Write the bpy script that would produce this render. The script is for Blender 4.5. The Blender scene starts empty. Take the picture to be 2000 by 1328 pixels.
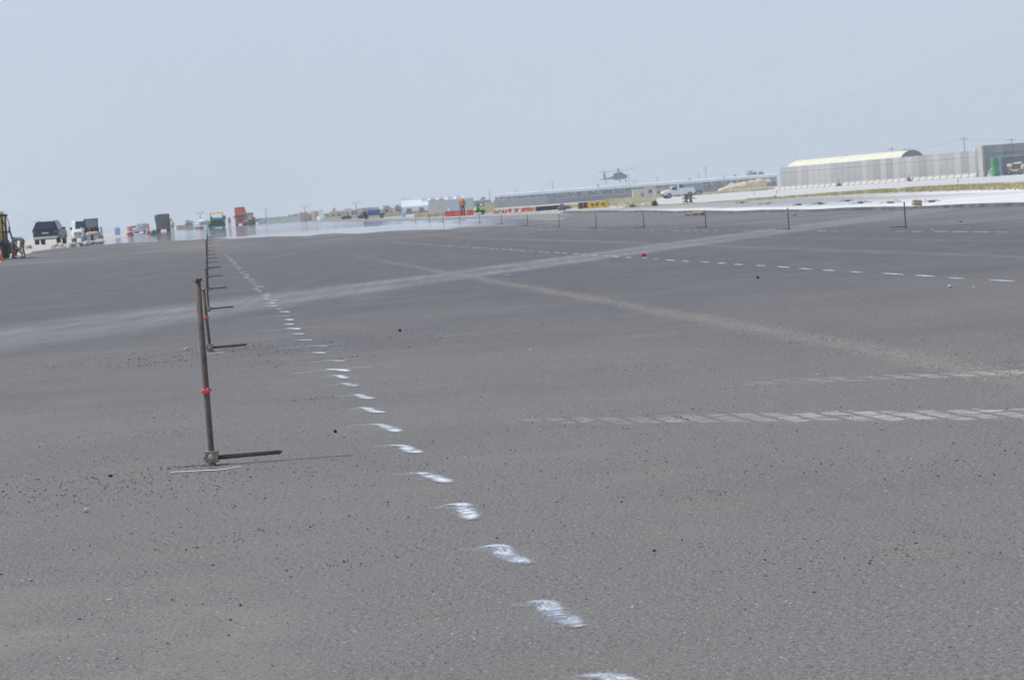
import bpy, bmesh, math, random
from mathutils import Vector, Matrix
random.seed(11)
R = math.radians
sc = bpy.context.scene
COL = sc.collection
F = 4600.0; HC = 1.05; SL = 0.0735; RW = 0.129   # focal (px of the 2000 px photo), camera height, roll slope, runway skew

# ------------------------------------------------------------------ terrain
def ss(a, b, x):
    x = (x-a)/(b-a); x = max(0., min(1., x)); return x*x*(3-2*x)
def zg(X, Y):
    t = X + RW*Y
    zc = .35*ss(85, 145, Y) + .43*ss(190, 420, Y)
    side = 1 - .78*ss(16, 42, t)
    z = zc*side
    z += .30*ss(8.5, 13, -t)*ss(90, 160, Y)*(1-ss(260, 420, Y))
    z -= .55*math.exp(-((X-22)/9)**2 - ((Y-250)/55)**2)
    z += .10*ss(22.0, 22.05, t)*(1-ss(135, 175, Y))
    return z
def hor(px): return 399.5 - SL*(px-1000)
def gx(px, Y):             # lateral X on the ground at depth Y seen in photo column px
    X = (px-1000)/F*Y
    for _ in range(4):
        v = (HC-zg(X, Y))*F/Y
        py = hor(px)+v
        # roll: true lateral coordinate
        c, s = math.cos(math.atan(SL)), math.sin(math.atan(SL))
        u = (px-1000)*c - (py-664)*s
        X = u/F*Y*1.0 - (264.0*0)*0
        X = (u + 0.0)/F*Y
    return X
ROLL = math.atan(SL); PITCH = math.atan(264.5*math.cos(ROLL)/F)
CAMROT = Matrix.Rotation(R(90)-PITCH, 3, 'X') @ Matrix.Rotation(-ROLL, 3, 'Z')
def ray(px, py): return CAMROT @ Vector(((px-1000)/F, -(py-664)/F, -1.0))
def gp(px, py, z=0.0):     # point on level z seen at a photo pixel
    d = ray(px, py); k = (z-HC)/d.z
    return Vector((d.x*k, d.y*k, z))
def proj(p):
    q = CAMROT.transposed() @ (Vector(p)-Vector((0, 0, HC)))
    return 1000 + F*q.x/-q.z, 664 - F*q.y/-q.z
def at(px, Y, dz=0.):      # ground point in photo column px at depth Y
    X = (px-1000)/F*Y
    for _ in range(8):
        q = proj((X, Y, zg(X, Y)))
        X += (px-q[0])/F*Y
    return Vector((X, Y, zg(X, Y)+dz))
def up(p, py):             # height z over point p's column where photo row py is reached
    lo, hi = -3., 60.
    for _ in range(40):
        m = (lo+hi)/2
        if proj((p.x, p.y, m))[1] > py: lo = m
        else: hi = m
    return lo

# ------------------------------------------------------------------ materials
class NT:
    def __init__(s, name):
        s.m = bpy.data.materials.new(name); s.m.use_nodes = True
        s.t = s.m.node_tree; s.b = s.t.nodes['Principled BSDF']; s.out = s.t.nodes['Material Output']
        s.c = None
    def n(s, ty, **k):
        x = s.t.nodes.new(ty)
        for a, v in k.items(): setattr(x, a, v)
        return x
    def l(s, a, b): s.t.links.new(a, b)
    def coord(s):
        if s.c is None: s.c = s.n('ShaderNodeTexCoord').outputs['Object']
        return s.c
    def setin(s, sock, v):
        if hasattr(v, 'node'): s.l(v, sock)
        else: sock.default_value = v
    def M(s, op, a, b=0., c=None, clamp=False):
        x = s.n('ShaderNodeMath', operation=op, use_clamp=clamp)
        s.setin(x.inputs[0], a); s.setin(x.inputs[1], b)
        if c is not None: s.setin(x.inputs[2], c)
        return x.outputs[0]
    def ramp(s, v, a, b, lo=0., hi=1.):
        x = s.n('ShaderNodeMapRange', interpolation_type='SMOOTHSTEP')
        s.setin(x.inputs[0], v)
        for i, w in zip((1, 2, 3, 4), (a, b, lo, hi)): s.setin(x.inputs[i], w)
        return x.outputs[0]
    def noise(s, scale, detail=3., rough=.55, vec=None, stretch=None, rot=0.):
        x = s.n('ShaderNodeTexNoise'); x.inputs['Scale'].default_value = scale
        x.inputs['Detail'].default_value = detail; x.inputs['Roughness'].default_value = rough
        v = vec if vec is not None else s.coord()
        if stretch or rot:
            m = s.n('ShaderNodeMapping'); s.l(v, m.inputs[0])
            m.inputs['Scale'].default_value = stretch or (1, 1, 1); m.inputs['Rotation'].default_value = (0, 0, rot)
            v = m.outputs[0]
        s.l(v, x.inputs['Vector']); return x.outputs['Fac']
    def mix(s, f, a, b):
        x = s.n('ShaderNodeMix', data_type='RGBA')
        s.setin(x.inputs[0], f)
        for sock, v in ((x.inputs[6], a), (x.inputs[7], b)):
            if hasattr(v, 'node'): s.l(v, sock)
            else: sock.default_value = (*v, 1)
        return x.outputs[2]
    def bump(s, h, strength=.3, dist=.01):
        x = s.n('ShaderNodeBump'); x.inputs['Strength'].default_value = strength; x.inputs['Distance'].default_value = dist
        s.l(h, x.inputs['Height']); s.l(x.outputs[0], s.b.inputs['Normal'])
_mc = {}
def mat(name, col, rough=.6, metal=0., var=.18, scale=3., col2=None, bump=0., trans=0.):
    if name in _mc: return _mc[name]
    k = NT(name); b = k.b
    f = k.noise(scale, 5.)
    f = k.ramp(f, .35, .68)
    c2 = col2 or tuple(c*(1-var) for c in col)
    k.l(k.mix(f, col, c2), b.inputs['Base Color'])
    k.l(k.ramp(k.noise(scale*2.3), .3, .7, max(.03, rough-.08), min(1, rough+.08)), b.inputs['Roughness'])
    b.inputs['Metallic'].default_value = metal
    if bump: k.bump(k.noise(scale*6, 4.), bump, .02)
    _mc[name] = k.m
    return k.m
M = dict(
 steel=mat('weathered steel', (.12, .105, .095), .6, .35, scale=14, col2=(.19, .125, .09), bump=.5),
 steel_red=mat('rusty steel', (.23, .155, .12), .7, .2, scale=26, col2=(.13, .105, .095), bump=.5),
 clamp=mat('dusty clamp', (.42, .32, .24), .8, .1, scale=40, col2=(.26, .19, .14), bump=.1),
 bolt=mat('worn bolt', (.55, .55, .50), .5, .25, scale=60),
 dark_tip=mat('burred steel', (.06, .055, .05), .5, .6, scale=90, col2=(.5, .48, .45), bump=.6),
 ribbon=mat('pink ribbon', (.85, .12, .13), .45, scale=40),
 red=mat('red plastic', (.75, .07, .045), .5), orange=mat('orange plastic', (.85, .16, .045), .5),
 white=mat('white paint', (.80, .80, .78), .45, var=.12), offwhite=mat('cream sheet', (.80, .75, .56), .7, var=.08, scale=.6),
 yellow=mat('machine yellow', (.95, .62, .03), .45), black=mat('black rubber', (.028, .028, .03), .8, col2=(.07, .065, .06)),
 dark=mat('dark machinery', (.035, .036, .04), .55, .2, col2=(.08, .07, .06)),
 navy=mat('dark blue paint', (.022, .032, .048), .25, .25, var=.3), glass=mat('tinted glass', (.03, .04, .05), .08, .0, var=.2),
 skyglass=mat('pale glass', (.20, .32, .36), .08), chrome=mat('dull chrome', (.55, .55, .55), .25, .9),
 tail=mat('tail light red', (.45, .02, .03), .25), amber=mat('amber light', (.85, .30, .04), .3),
 green=mat('machine green', (.0, .36, .24), .45), green_box=mat('green steel', (.06, .36, .12), .5, col2=(.03, .16, .06), scale=1.2),
 truck_orange=mat('truck orange', (.78, .13, .03), .45), grey=mat('grey metal', (.26, .27, .28), .5, .3),
 lgrey=mat('light grey metal', (.52, .54, .55), .5, .2), brown=mat('dusty brown steel', (.20, .175, .15), .8, col2=(.12, .105, .09), scale=1.4),
 skin=mat('skin', (.32, .17, .10), .6, var=.1), skin2=mat('light skin', (.45, .26, .17), .6, var=.1),
 vest_o=mat('orange vest', (.95, .16, .03), .7), vest_y=mat('lime vest', (.55, .85, .08), .7), shirt_b=mat('grey blue shirt', (.19, .23, .33), .85),
 trouser=mat('dark trousers', (.03, .033, .042), .9), khaki=mat('khaki cloth', (.27, .22, .15), .9), camo=mat('camouflage cloth', (.15, .12, .085), .9, col2=(.22, .19, .13), scale=9),
 boots=mat('boots', (.04, .03, .025), .7), helm_y=mat('yellow helmet', (.85, .60, .08), .4), helm_w=mat('white helmet', (.82, .82, .80), .4),
 hair=mat('dark hair', (.02, .016, .014), .7), blue=mat('blue tarp', (.06, .17, .50), .5), skyblue=mat('pale blue paint', (.42, .56, .66), .5),
 lilac=mat('pale violet plastic', (.42, .47, .80), .5), concrete=mat('blast wall concrete', (.42, .405, .385), .9, col2=(.33, .32, .305), scale=.7, bump=.2),
 conc_lit=mat('sunlit concrete', (.52, .48, .43), .9, col2=(.42, .38, .33), scale=1.2), jersey=mat('pale concrete', (.68, .64, .58), .9, col2=(.5, .47, .42), scale=1.5),
 tan=mat('tan plaster', (.62, .45, .29), .9, scale=.5), tan2=mat('sand plaster', (.72, .55, .36), .9, scale=.5), pinkish=mat('pink brick', (.52, .33, .25), .9, scale=.6),
 gbuild=mat('grey plaster', (.30, .29, .28), .9, scale=.4), dbuild=mat('dark shed wall', (.085, .085, .09), .9, scale=.25, col2=(.17, .165, .16)), roofw=mat('white roof sheet', (.80, .83, .86), .5, scale=.2, var=.1),
 grit=mat('grey tan grit', (.44, .385, .32), .95, col2=(.30, .26, .215), scale=30), crumb=mat('asphalt crumb', (.045, .043, .042), .95, scale=30), rock=mat('tan rock', (.50, .38, .26), .95, col2=(.34, .25, .17), scale=3, bump=.6), rockw=mat('pale rock', (.66, .60, .50), .95, scale=30, bump=.5),
 rockd=mat('dark rock', (.045, .043, .042), .95, scale=30, bump=.5), wood=mat('pole timber', (.22, .20, .18), .9), olive=mat('olive drab', (.030, .034, .032), .6, col2=(.045, .05, .045), scale=.8),
 fabric=mat('pale sack', (.68, .62, .50), .9, scale=6, bump=.4), soil=mat('orange soil', (.60, .40, .19), .95, col2=(.72, .62, .45), scale=.5, bump=.4),
 leaf=mat('dusty leaves', (.075, .105, .05), .8, col2=(.12, .14, .07), scale=1.5), bark=mat('bark', (.10, .08, .06), .9),
 straw=mat('dry grass', (.40, .38, .17), .9, col2=(.56, .46, .27), scale=.35), sign_y=mat('sign yellow', (.97, .56, .01), .5, var=.12, scale=1.2), sign_k=mat('sign black', (.03, .028, .03), .5),
)

# ------------------------------------------------------------------ mesh helpers
class MB:
    def __init__(s): s.bm = bmesh.new()
    def box(s, c, d, rz=0., taper=1., mi=0, rx=0., ry=0.):
        m = Matrix.Translation(c) @ Matrix.Rotation(rz, 4, 'Z') @ Matrix.Rotation(ry, 4, 'Y') @ Matrix.Rotation(rx, 4, 'X')
        vs = []
        for k in (-1, 1):
            tp = taper if k > 0 else 1.
            for i, j in ((-1, -1), (1, -1), (1, 1), (-1, 1)):
                vs.append(s.bm.verts.new(m @ Vector((i*d[0]/2*tp, j*d[1]/2*tp, k*d[2]/2))))
        for f in ((3, 2, 1, 0), (4, 5, 6, 7), (0, 1, 5, 4), (1, 2, 6, 5), (2, 3, 7, 6), (3, 0, 4, 7)):
            s.bm.faces.new([vs[i] for i in f]).material_index = mi
        return s
    def tube(s, pts, r, n=8, mi=0, caps=True):
        pts = [Vector(p) for p in pts]; rr = r if isinstance(r, (list, tuple)) else [r]*len(pts)
        rings = []
        for i, p in enumerate(pts):
            d = (pts[min(i+1, len(pts)-1)]-pts[max(i-1, 0)]).normalized()
            a = Vector((0, 0, 1)) if abs(d.z) < .9 else Vector((0, 1, 0))
            u = d.cross(a).normalized(); w = d.cross(u).normalized()
            rings.append([s.bm.verts.new(p+(u*math.cos(2*math.pi*k/n)+w*math.sin(2*math.pi*k/n))*rr[i]) for k in range(n)])
        for a, b in zip(rings, rings[1:]):
            for k in range(n):
                f = s.bm.faces.new((a[k], a[(k+1) % n], b[(k+1) % n], b[k])); f.material_index = mi; f.smooth = n > 6
        if caps:
            s.bm.faces.new(rings[0][::-1]).material_index = mi; s.bm.faces.new(rings[-1]).material_index = mi
        return s
    def loft(s, secs, smooth=True, mi=0):   # secs: lists of equal-length point rings
        rings = [[s.bm.verts.new(p) for p in r] for r in secs]; n = len(rings[0])
        for a, b in zip(rings, rings[1:]):
            for k in range(n):
                f = s.bm.faces.new((a[k], a[(k+1) % n], b[(k+1) % n], b[k])); f.smooth = smooth; f.material_index = mi
        s.bm.faces.new(rings[0][::-1]); s.bm.faces.new(rings[-1]); return s
    def prof(s, pts, w, mi=0, wt=None, belt=1e9, smooth=False):  # side profile (y,z) extruded across x, narrowed above the belt
        def hw(z): return w/2 if z <= belt or wt is None else w/2+(wt-w)/2*(z-belt)/max(.01, max(p[1] for p in pts)-belt)
        A = [s.bm.verts.new((-hw(z), y, z)) for y, z in pts]; B = [s.bm.verts.new((hw(z), y, z)) for y, z in pts]
        n = len(pts)
        s.bm.faces.new(A).material_index = mi; s.bm.faces.new(B[::-1]).material_index = mi
        for k in range(n):
            f = s.bm.faces.new((A[k], B[k], B[(k+1) % n], A[(k+1) % n])); f.material_index = mi; f.smooth = smooth
        return s
    def poly(s, pts, mi=0):
        s.bm.faces.new([s.bm.verts.new(p) for p in pts]).material_index = mi; return s
    def blob(s, c, d, sub=2, amp=.2, seed=0, mi=0):
        rnd = random.Random(seed); t = bmesh.ops.create_icosphere(s.bm, subdivisions=sub, radius=1.)
        for v in t['verts']:
            k = 1+rnd.uniform(-amp, amp); v.co = Vector(c)+Vector((v.co.x*d[0]/2*k, v.co.y*d[1]/2*k, v.co.z*d[2]/2*k))
            for f in v.link_faces: f.material_index = mi
        return s
    def cone(s, c, r1, r2, h, n=14, mi=0):
        return s.tube([c, (c[0], c[1], c[2]+h)], [r1, r2], n, mi)
    def build(s, name, m, parent=None, bevel=0., smooth=False):
        s.bm.normal_update()
        bmesh.ops.recalc_face_normals(s.bm, faces=s.bm.faces)
        me = bpy.data.meshes.new(name); s.bm.to_mesh(me); s.bm.free()
        for x in (m if isinstance(m, (list, tuple)) else [m]): me.materials.append(M[x] if isinstance(x, str) else x)
        if smooth:
            for p in me.polygons: p.use_smooth = True
        o = bpy.data.objects.new(name, me); COL.objects.link(o)
        if parent: o.parent = parent
        if bevel:
            b = o.modifiers.new('bevel', 'BEVEL'); b.width = bevel; b.segments = 2; b.limit_method = 'ANGLE'
        return o
def tag(o, label=None, cat=None, group=None, kind=None):
    for k, v in (('label', label), ('category', cat), ('group', group), ('kind', kind)):
        if v: o[k] = v
    return o
def thing(name, label, cat, loc=(0, 0, 0), rz=0., group=None):
    o = bpy.data.objects.new(name, None); COL.objects.link(o); o.empty_display_size = .2
    o.location = loc; o.rotation_euler = (0, 0, rz)
    return tag(o, label, cat, group)
def kids(o): return [c for c in bpy.data.objects if c.parent == o]
def dup(o, loc, rz=0., label=None, parent=None):
    c = o.copy(); COL.objects.link(c)
    if parent: c.parent = parent
    else:
        c.location = loc; c.rotation_euler = (0, 0, rz)
        if label: c['label'] = label
    for k in kids(o): dup(k, None, parent=c)
    return c
ORD = 'first second third fourth fifth sixth seventh eighth ninth tenth eleventh twelfth thirteenth fourteenth fifteenth sixteenth seventeenth eighteenth nineteenth twentieth'.split()
def nth(i):
    if i < 20: return ORD[i]
    t = ['twenty', 'thirty', 'forty', 'fifty'][(i+1)//10-2]; u = (i+1) % 10
    return {'twenty': 'twentieth', 'thirty': 'thirtieth', 'forty': 'fortieth', 'fifty': 'fiftieth'}[t] if u == 0 else t+'-'+ORD[u-1]

# ------------------------------------------------------------------ ground, one grid cut into zones
def Yend(t):
    P = [(-30, 150), (-9.5, 150), (-5.7, 166), (-.2, 141), (3.6, 126), (7.5, 118), (10.8, 113), (14, 108), (18, 116), (22, 142), (40, 142)]
    for (a, b), (c, d) in zip(P, P[1:]):
        if t <= c: return b+(d-b)*max(0, (t-a))/(c-a)
    return 142
def warp(t, Rr):
    b = max(0, 1-abs(Rr-140)/(70 if Rr < 140 else 120))
    Y = Rr+(Yend(t)-140)*b
    if b > 0: Y += 2.2*math.sin(t*2.1)*b**6 + 1.2*math.sin(t*5.3+1)*b**6
    return Y
rows = [1.2]
while rows[-1] < 60: rows.append(rows[-1]+max(.8, rows[-1]*.05))
rows = rows[:-1]+[60]
rows += [60+4*i for i in range(1, 21)] + [140+4*i for i in range(1, 46)] + [320+12*i for i in range(1, 21)]
rows += [560*1.18**i for i in range(1, 19)]
cols = [-4200, -2500, -1500, -900, -500, -260, -140, -80, -50, -34, -25, -20, -17, -15, -13.4, -12.2, -11.3, -10.5, -9.9, -9.5]
cols += [-9.5+.75*i for i in range(1, 42)] + [22.0, 22.05]
cols += [22.05+.75*i for i in range(1, 30)] + [45+2*i for i in range(0, 30)] + [108, 120, 140, 180, 260, 420, 700, 1100, 1700, 2600, 4200]
cols = sorted(set(round(c, 3) for c in cols))
def zone(t, Rr):
    if Rr < 140:
        if -9.5 < t < 22.0: return 'runway'
        if 22.0 < t < 22.05: return 'pavement_edge'
        if 22.05 < t < 40: return 'shoulder'
    if 140 < Rr < 700:
        if -9.5 < t < 16.8: return 'mirage_pavement'
        if 16.8 < t < 40 and Rr < 400: return 'shoulder'
    if t > 55 and Rr < 560 and t < 110: return 'taxiway'
    return 'ground'
grid = {}; zb = {}
def gv(i, j):
    if (i, j) not in grid:
        t = cols[i]; Rr = rows[j]; Y = warp(t, Rr)
        wob = 0
        if abs(t+9.5) < .01: wob = .25*math.sin(Y*.31)+.18*math.sin(Y*.83)
        X = t+wob-RW*Y
        z = zg(t-RW*Y, Y)
        if abs(t-22.05) < .001: z += .02*math.sin(Y*.5)
        if t < -11: z += .05*math.sin(X*.9+Y*.13)*math.sin(Y*.21)*(1 if Y > 60 else 0)
        grid[(i, j)] = (X, Y, z)
    return grid[(i, j)]
for j in range(len(rows)-1):
    for i in range(len(cols)-1):
        z = zone((cols[i]+cols[i+1])/2, (rows[j]+rows[j+1])/2)
        d = zb.setdefault(z, ({}, [], []))
        f = []
        for a, b in ((i, j), (i+1, j), (i+1, j+1), (i, j+1)):
            if (a, b) not in d[0]: d[0][(a, b)] = len(d[1]); d[1].append(gv(a, b))
            f.append(d[0][(a, b)])
        d[2].append(f)

def asphalt():
    k = NT('dusty new asphalt'); k.coord()
    sep = k.n('ShaderNodeSeparateXYZ'); k.l(k.c, sep.inputs[0]); X, Y = sep.outputs[0], sep.outputs[1]
    t = k.M('MULTIPLY_ADD', Y, RW, X)
    fine = k.noise(170, 3., .7); med = k.noise(38, 4., .65); big = k.noise(.35, 4.); big2 = k.noise(1.6, 5., .6)
    lane = k.noise(1.0, 5., .6, stretch=(1.3, .045, 1), rot=math.atan(RW)*-1)
    cross = k.noise(1.0, 4., .6, stretch=(.10, 1.1, 1), rot=.1)
    base = k.mix(k.ramp(fine, .38, .64), (.138, .129, .119), (.312, .290, .262))
    g2 = k.noise(75, 2., .6)
    base = k.mix(k.ramp(g2, .55, .67, 0, .55), base, (.38, .36, .33))
    base = k.mix(k.ramp(g2, .33, .44, .6, 0), base, (.065, .063, .062))
    base = k.mix(k.ramp(med, .56, .74, 0, .6), base, (.10, .098, .10))
    # tone of the rolled lanes: warmer and lighter close by, darker and bluish further on
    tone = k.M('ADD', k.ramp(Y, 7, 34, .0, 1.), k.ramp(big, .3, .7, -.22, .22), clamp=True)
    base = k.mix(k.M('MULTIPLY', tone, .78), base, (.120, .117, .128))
    base = k.mix(k.ramp(k.noise(.8, 4., .6, stretch=(1, 2.2, 1)), .50, .68, 0, .22), base, (.262, .228, .185))
    base = k.mix(k.ramp(big2, .5, .72, 0, .30), base, (.25, .235, .215))
    base = k.mix(k.ramp(lane, .52, .70, 0, .24), base, (.225, .215, .20))
    base = k.mix(k.ramp(cross, .54, .72, 0, .14), base, (.20, .195, .19))
    # bright and dark single chips
    vor = k.n('ShaderNodeTexVoronoi'); vor.inputs['Scale'].default_value = 62; k.l(k.c, vor.inputs['Vector'])
    vs = k.n('ShaderNodeSeparateColor'); k.l(vor.outputs['Color'], vs.inputs[0])
    chip = k.M('MULTIPLY', k.ramp(vs.outputs[0], .955, .97), k.ramp(vor.outputs['Distance'], .25, .42, 1, 0))
    base = k.mix(k.M('MULTIPLY', chip, .7), base, (.45, .42, .37))
    chipd = k.M('MULTIPLY', k.ramp(vs.outputs[1], .90, .93), k.ramp(vor.outputs['Distance'], .3, .5, 1, 0))
    base = k.mix(k.M('MULTIPLY', chipd, .45), base, (.06, .06, .062))
    def band(a, b, c, hw, soft):      # |Y - a - bX| perpendicular half width
        d = k.M('SUBTRACT', k.M('SUBTRACT', Y, a), k.M('MULTIPLY', X, b))
        d = k.M('DIVIDE', d, math.sqrt(1+b*b))
        ad = k.M('ABSOLUTE', d)
        return d, k.ramp(ad, hw, hw+soft, 1, 0)
    # dusty haul track crossing the mat
    d, _m = band(39.3, 2.35, 0, .70, .95)
    m = k.ramp(k.M('DIVIDE', k.M('ABSOLUTE', d), k.ramp(X, -5.5, -1.5, 1.7, 1.)), .7, 1.55, 1, 0)
    st = k.noise(1., 5., .6, stretch=(7, .3, 1), rot=math.atan(1/2.35))
    st2 = k.ramp(k.noise(.5, 3.), .3, .7, .55, 1.)
    two = k.ramp(k.M('ABSOLUTE', k.M('SUBTRACT', k.M('ABSOLUTE', d), .62)), .1, .6, 1., .65)
    base = k.mix(k.M('MULTIPLY', k.M('MULTIPLY', k.M('MULTIPLY', m, k.ramp(st, .3, .65, .42, .75)), st2), two), base, (.34, .33, .31))
    pat = k.M('MULTIPLY', k.M('MULTIPLY', k.ramp(X, -1.0, -.35, 1, 0), k.ramp(Y, 6.2, 7.4, 1, 0)), k.ramp(k.noise(2.2, 5., .65), .40, .66, .05, .45))
    base = k.mix(pat, base, (.34, .30, .25))
    # lug prints of wheels, chalky
    for a, b, x0, hw in ((11.43, -.65, -.15, .24), (13.2, -.43, 1.15, .20)):
        d, m = band(a, b, 0, hw, .10)
        m = k.M('MULTIPLY', m, k.ramp(k.M('ADD', k.M('DIVIDE', k.M('ABSOLUTE', d), hw), k.M('MULTIPLY', k.noise(7., 3.), .9)), 1.05, 1.45, 1., .25))
        wob = k.M('MULTIPLY', k.M('SUBTRACT', k.noise(7., 3.), .5), .05)
        s_ = k.M('ADD', k.M('MULTIPLY', X, math.sqrt(1+b*b)), wob)
        q = k.M('FRACT', k.M('DIVIDE', k.M('ADD', s_, k.M('MULTIPLY', d, .28)), .152))
        lug = k.ramp(k.M('ADD', k.M('ABSOLUTE', k.M('SUBTRACT', q, .5)), k.M('MULTIPLY', k.M('SUBTRACT', k.noise(22, 3.), .5), .35)), .30, .46, 1, .12)
        stk = k.M('MULTIPLY', k.ramp(k.noise(1., 4., .7, stretch=(8, 75, 1), rot=math.atan(-b)), .40, .56, .30, 1.), k.ramp(k.noise(3.5, 4., .6), .36, .56, .35, 1.))
        start = k.ramp(X, x0, x0+1.7, .35, 1.)
        cut = k.ramp(X, x0, x0+.12)
        gr = k.ramp(fine, .35, .6, .35, 1.)
        sn = k.noise(1., 5., .75, stretch=(3.2, 17, 1), rot=math.atan(-b)); pn_ = k.noise(2.6, 4., .65)
        val = k.M('MULTIPLY', k.M('MULTIPLY', m, lug), k.M('MULTIPLY', k.ramp(X, x0, x0+1.9, .55, 1.), cut))
        val = k.M('ADD', val, k.M('ADD', k.M('MULTIPLY', k.M('SUBTRACT', sn, .5), 3.4), k.M('MULTIPLY', k.M('SUBTRACT', pn_, .5), 1.1)))
        mm = k.M('MULTIPLY', k.M('MULTIPLY', k.ramp(val, .40, 1.55), k.ramp(m, 0, .3)), k.M('MULTIPLY', cut, k.ramp(fine, .35, .6, .5, 1.)))
        base = k.mix(k.M('MULTIPLY', mm, .95, clamp=True), base, (.60, .565, .485))
    # brown grit along the lane joints
    for tc, w, amt, y0 in ((4.06, .10, .6, 10), (9.6, .12, .45, 50), (11.6, .10, .3, 56)):
        ad = k.M('ABSOLUTE', k.M('SUBTRACT', t, k.M('ADD', tc, k.M('MULTIPLY', k.M('SUBTRACT', k.noise(.6, 3.), .5), .35))))
        g = k.M('MULTIPLY', k.ramp(ad, 0, w*2.6, 1, 0), k.ramp(k.noise(9, 4., .7), .40, .62, .2, 1.))
        base = k.mix(k.M('MULTIPLY', g, k.M('MULTIPLY', amt*.8, k.ramp(Y, 28, 60, 1., .3 if tc < 5 else .8))), base, (.36, .32, .265))
    ad = k.M('ABSOLUTE', k.M('SUBTRACT', t, 2.1))
    base = k.mix(k.M('MULTIPLY', k.ramp(ad, .0, .06, .10, 0), k.ramp(k.noise(3), .4, .6)), base, (.08, .08, .08))
    # pale dust and brown soil carried in at the far side and beyond the second stake row
    dus = k.M('MULTIPLY', k.ramp(t, 14.2, 16.0), k.ramp(cross, .42, .62, .05, .6))
    base = k.mix(dus, base, (.28, .275, .265))
    dus = k.M('MULTIPLY', k.ramp(Y, 74, 112), k.ramp(k.noise(.5, 5., .6, stretch=(.35, 1, 1)), .45, .62, .0, .75))
    base = k.mix(dus, base, (.30, .265, .22))
    far = k.M('MULTIPLY', k.ramp(Y, 96, 112), k.ramp(cross, .4, .6, .2, .8))
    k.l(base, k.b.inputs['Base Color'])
    k.b.inputs['Roughness'].default_value = .93; k.b.inputs['Specular IOR Level'].default_value = .18
    h = k.M('ADD', k.M('MULTIPLY', fine, .6), k.M('ADD', k.M('MULTIPLY', med, 1.2), k.M('MULTIPLY', k.M('SUBTRACT', chip, chipd), .5)))
    k.bump(h, .55, .010)
    return k.m
def mirage():  # heat mirage imitated by mirror-smooth pavement; no water lies here
    k = NT('wet shining pavement'); k.coord()
    sep = k.n('ShaderNodeSeparateXYZ'); k.l(k.c, sep.inputs[0]); X, Y = sep.outputs[0], sep.outputs[1]
    t = k.M('MULTIPLY_ADD', Y, RW, X)
    n = k.noise(.12, 4., .6, stretch=(.35, 1, 1)); n2 = k.noise(.6, 4., .6, stretch=(.4, 1, 1))
    k.l(k.mix(k.ramp(n, .35, .65), (.13, .135, .16), (.26, .25, .24)), k.b.inputs['Base Color'])
    dry = k.M('MAXIMUM', k.ramp(k.M('ADD', X, k.M('MULTIPLY', n, 5)), -1.0, 6.5), k.ramp(k.noise(.9, 4., .6, stretch=(.25, 1, 1)), .56, .72, 0, .5))  # the mirage reflection fades out where this value rises
    k.l(k.M('ADD', k.M('MULTIPLY', dry, .86), .045), k.b.inputs['Roughness'])
    k.b.inputs['IOR'].default_value = 1.33; k.l(k.ramp(dry, 0., .8, .5, .06), k.b.inputs['Specular IOR Level'])
    return k.m
def earth(name, a, b, c, s1=.5, s2=6., bmp=.4, st=(.3, 1, 1)):
    k = NT(name); k.coord()
    col = k.mix(k.ramp(k.noise(s1, 5., .6, stretch=st), .38, .62), a, b)
    col = k.mix(k.ramp(k.noise(s2, 4., .7), .55, .72, 0, .7), col, c)
    k.l(col, k.b.inputs['Base Color']); k.b.inputs['Roughness'].default_value = .95
    k.b.inputs['Specular IOR Level'].default_value = .15
    k.bump(k.noise(s2*3, 4.), bmp, .03)
    return k.m
def shoulder_mat():
    k = NT('white dusted pavement'); k.coord()
    sep = k.n('ShaderNodeSeparateXYZ'); k.l(k.c, sep.inputs[0]); X, Y = sep.outputs[0], sep.outputs[1]
    t = k.M('MULTIPLY_ADD', Y, RW, X)
    tn = k.M('ADD', t, k.M('MULTIPLY', k.M('SUBTRACT', k.noise(.25, 4.), .5), 3.5))
    col = k.mix(k.ramp(k.noise(.5, 5., .65, stretch=(.3, 1, 1)), .45, .75, 0, .6), (.80, .78, .74), (.52, .49, .45))
    old = k.M('MULTIPLY', k.M('MULTIPLY', k.ramp(tn, 23.2, 24.6), k.ramp(tn, 31.5, 32.5, 1, 0)), k.ramp(Y, 78, 112))
    col = k.mix(k.M('MULTIPLY', old, .9), col, (.34, .335, .33))
    ed = k.M('MULTIPLY', k.ramp(k.M('ABSOLUTE', k.M('SUBTRACT', tn, 32.8)), .1, .5, 1, 0), k.ramp(Y, 95, 120))
    col = k.mix(k.M('MULTIPLY', ed, .8), col, (.10, .095, .09))
    col = k.mix(k.M('MULTIPLY', k.ramp(Y, 104, 128), k.ramp(k.noise(.3, 4., .6, stretch=(.2, 1, 1)), .36, .56, .55, 1.)), col, (.40, .38, .355))
    col = k.mix(k.M('MULTIPLY', k.ramp(t, 21.2, 22.4, 1, 0), k.ramp(k.noise(.5, 4., .6, stretch=(.25, 1, 1)), .3, .6, .7, 1.)), col, (.27, .255, .24))
    tan_ = k.ramp(tn, 34, 37)
    col = k.mix(k.M('MULTIPLY', tan_, .6), col, (.66, .56, .45))
    dark = k.M('MULTIPLY', k.ramp(k.noise(.8, 5., .7, stretch=(.25, 1.6, 1)), .60, .68), k.ramp(tn, 22.3, 26, .8, .25))
    col = k.mix(dark, col, (.25, .23, .21))
    k.l(col, k.b.inputs['Base Color']); k.b.inputs['Roughness'].default_value = .95; k.b.inputs['Specular IOR Level'].default_value = .15
    k.bump(k.noise(5, 5.), .5, .04)
    return k.m
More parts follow.
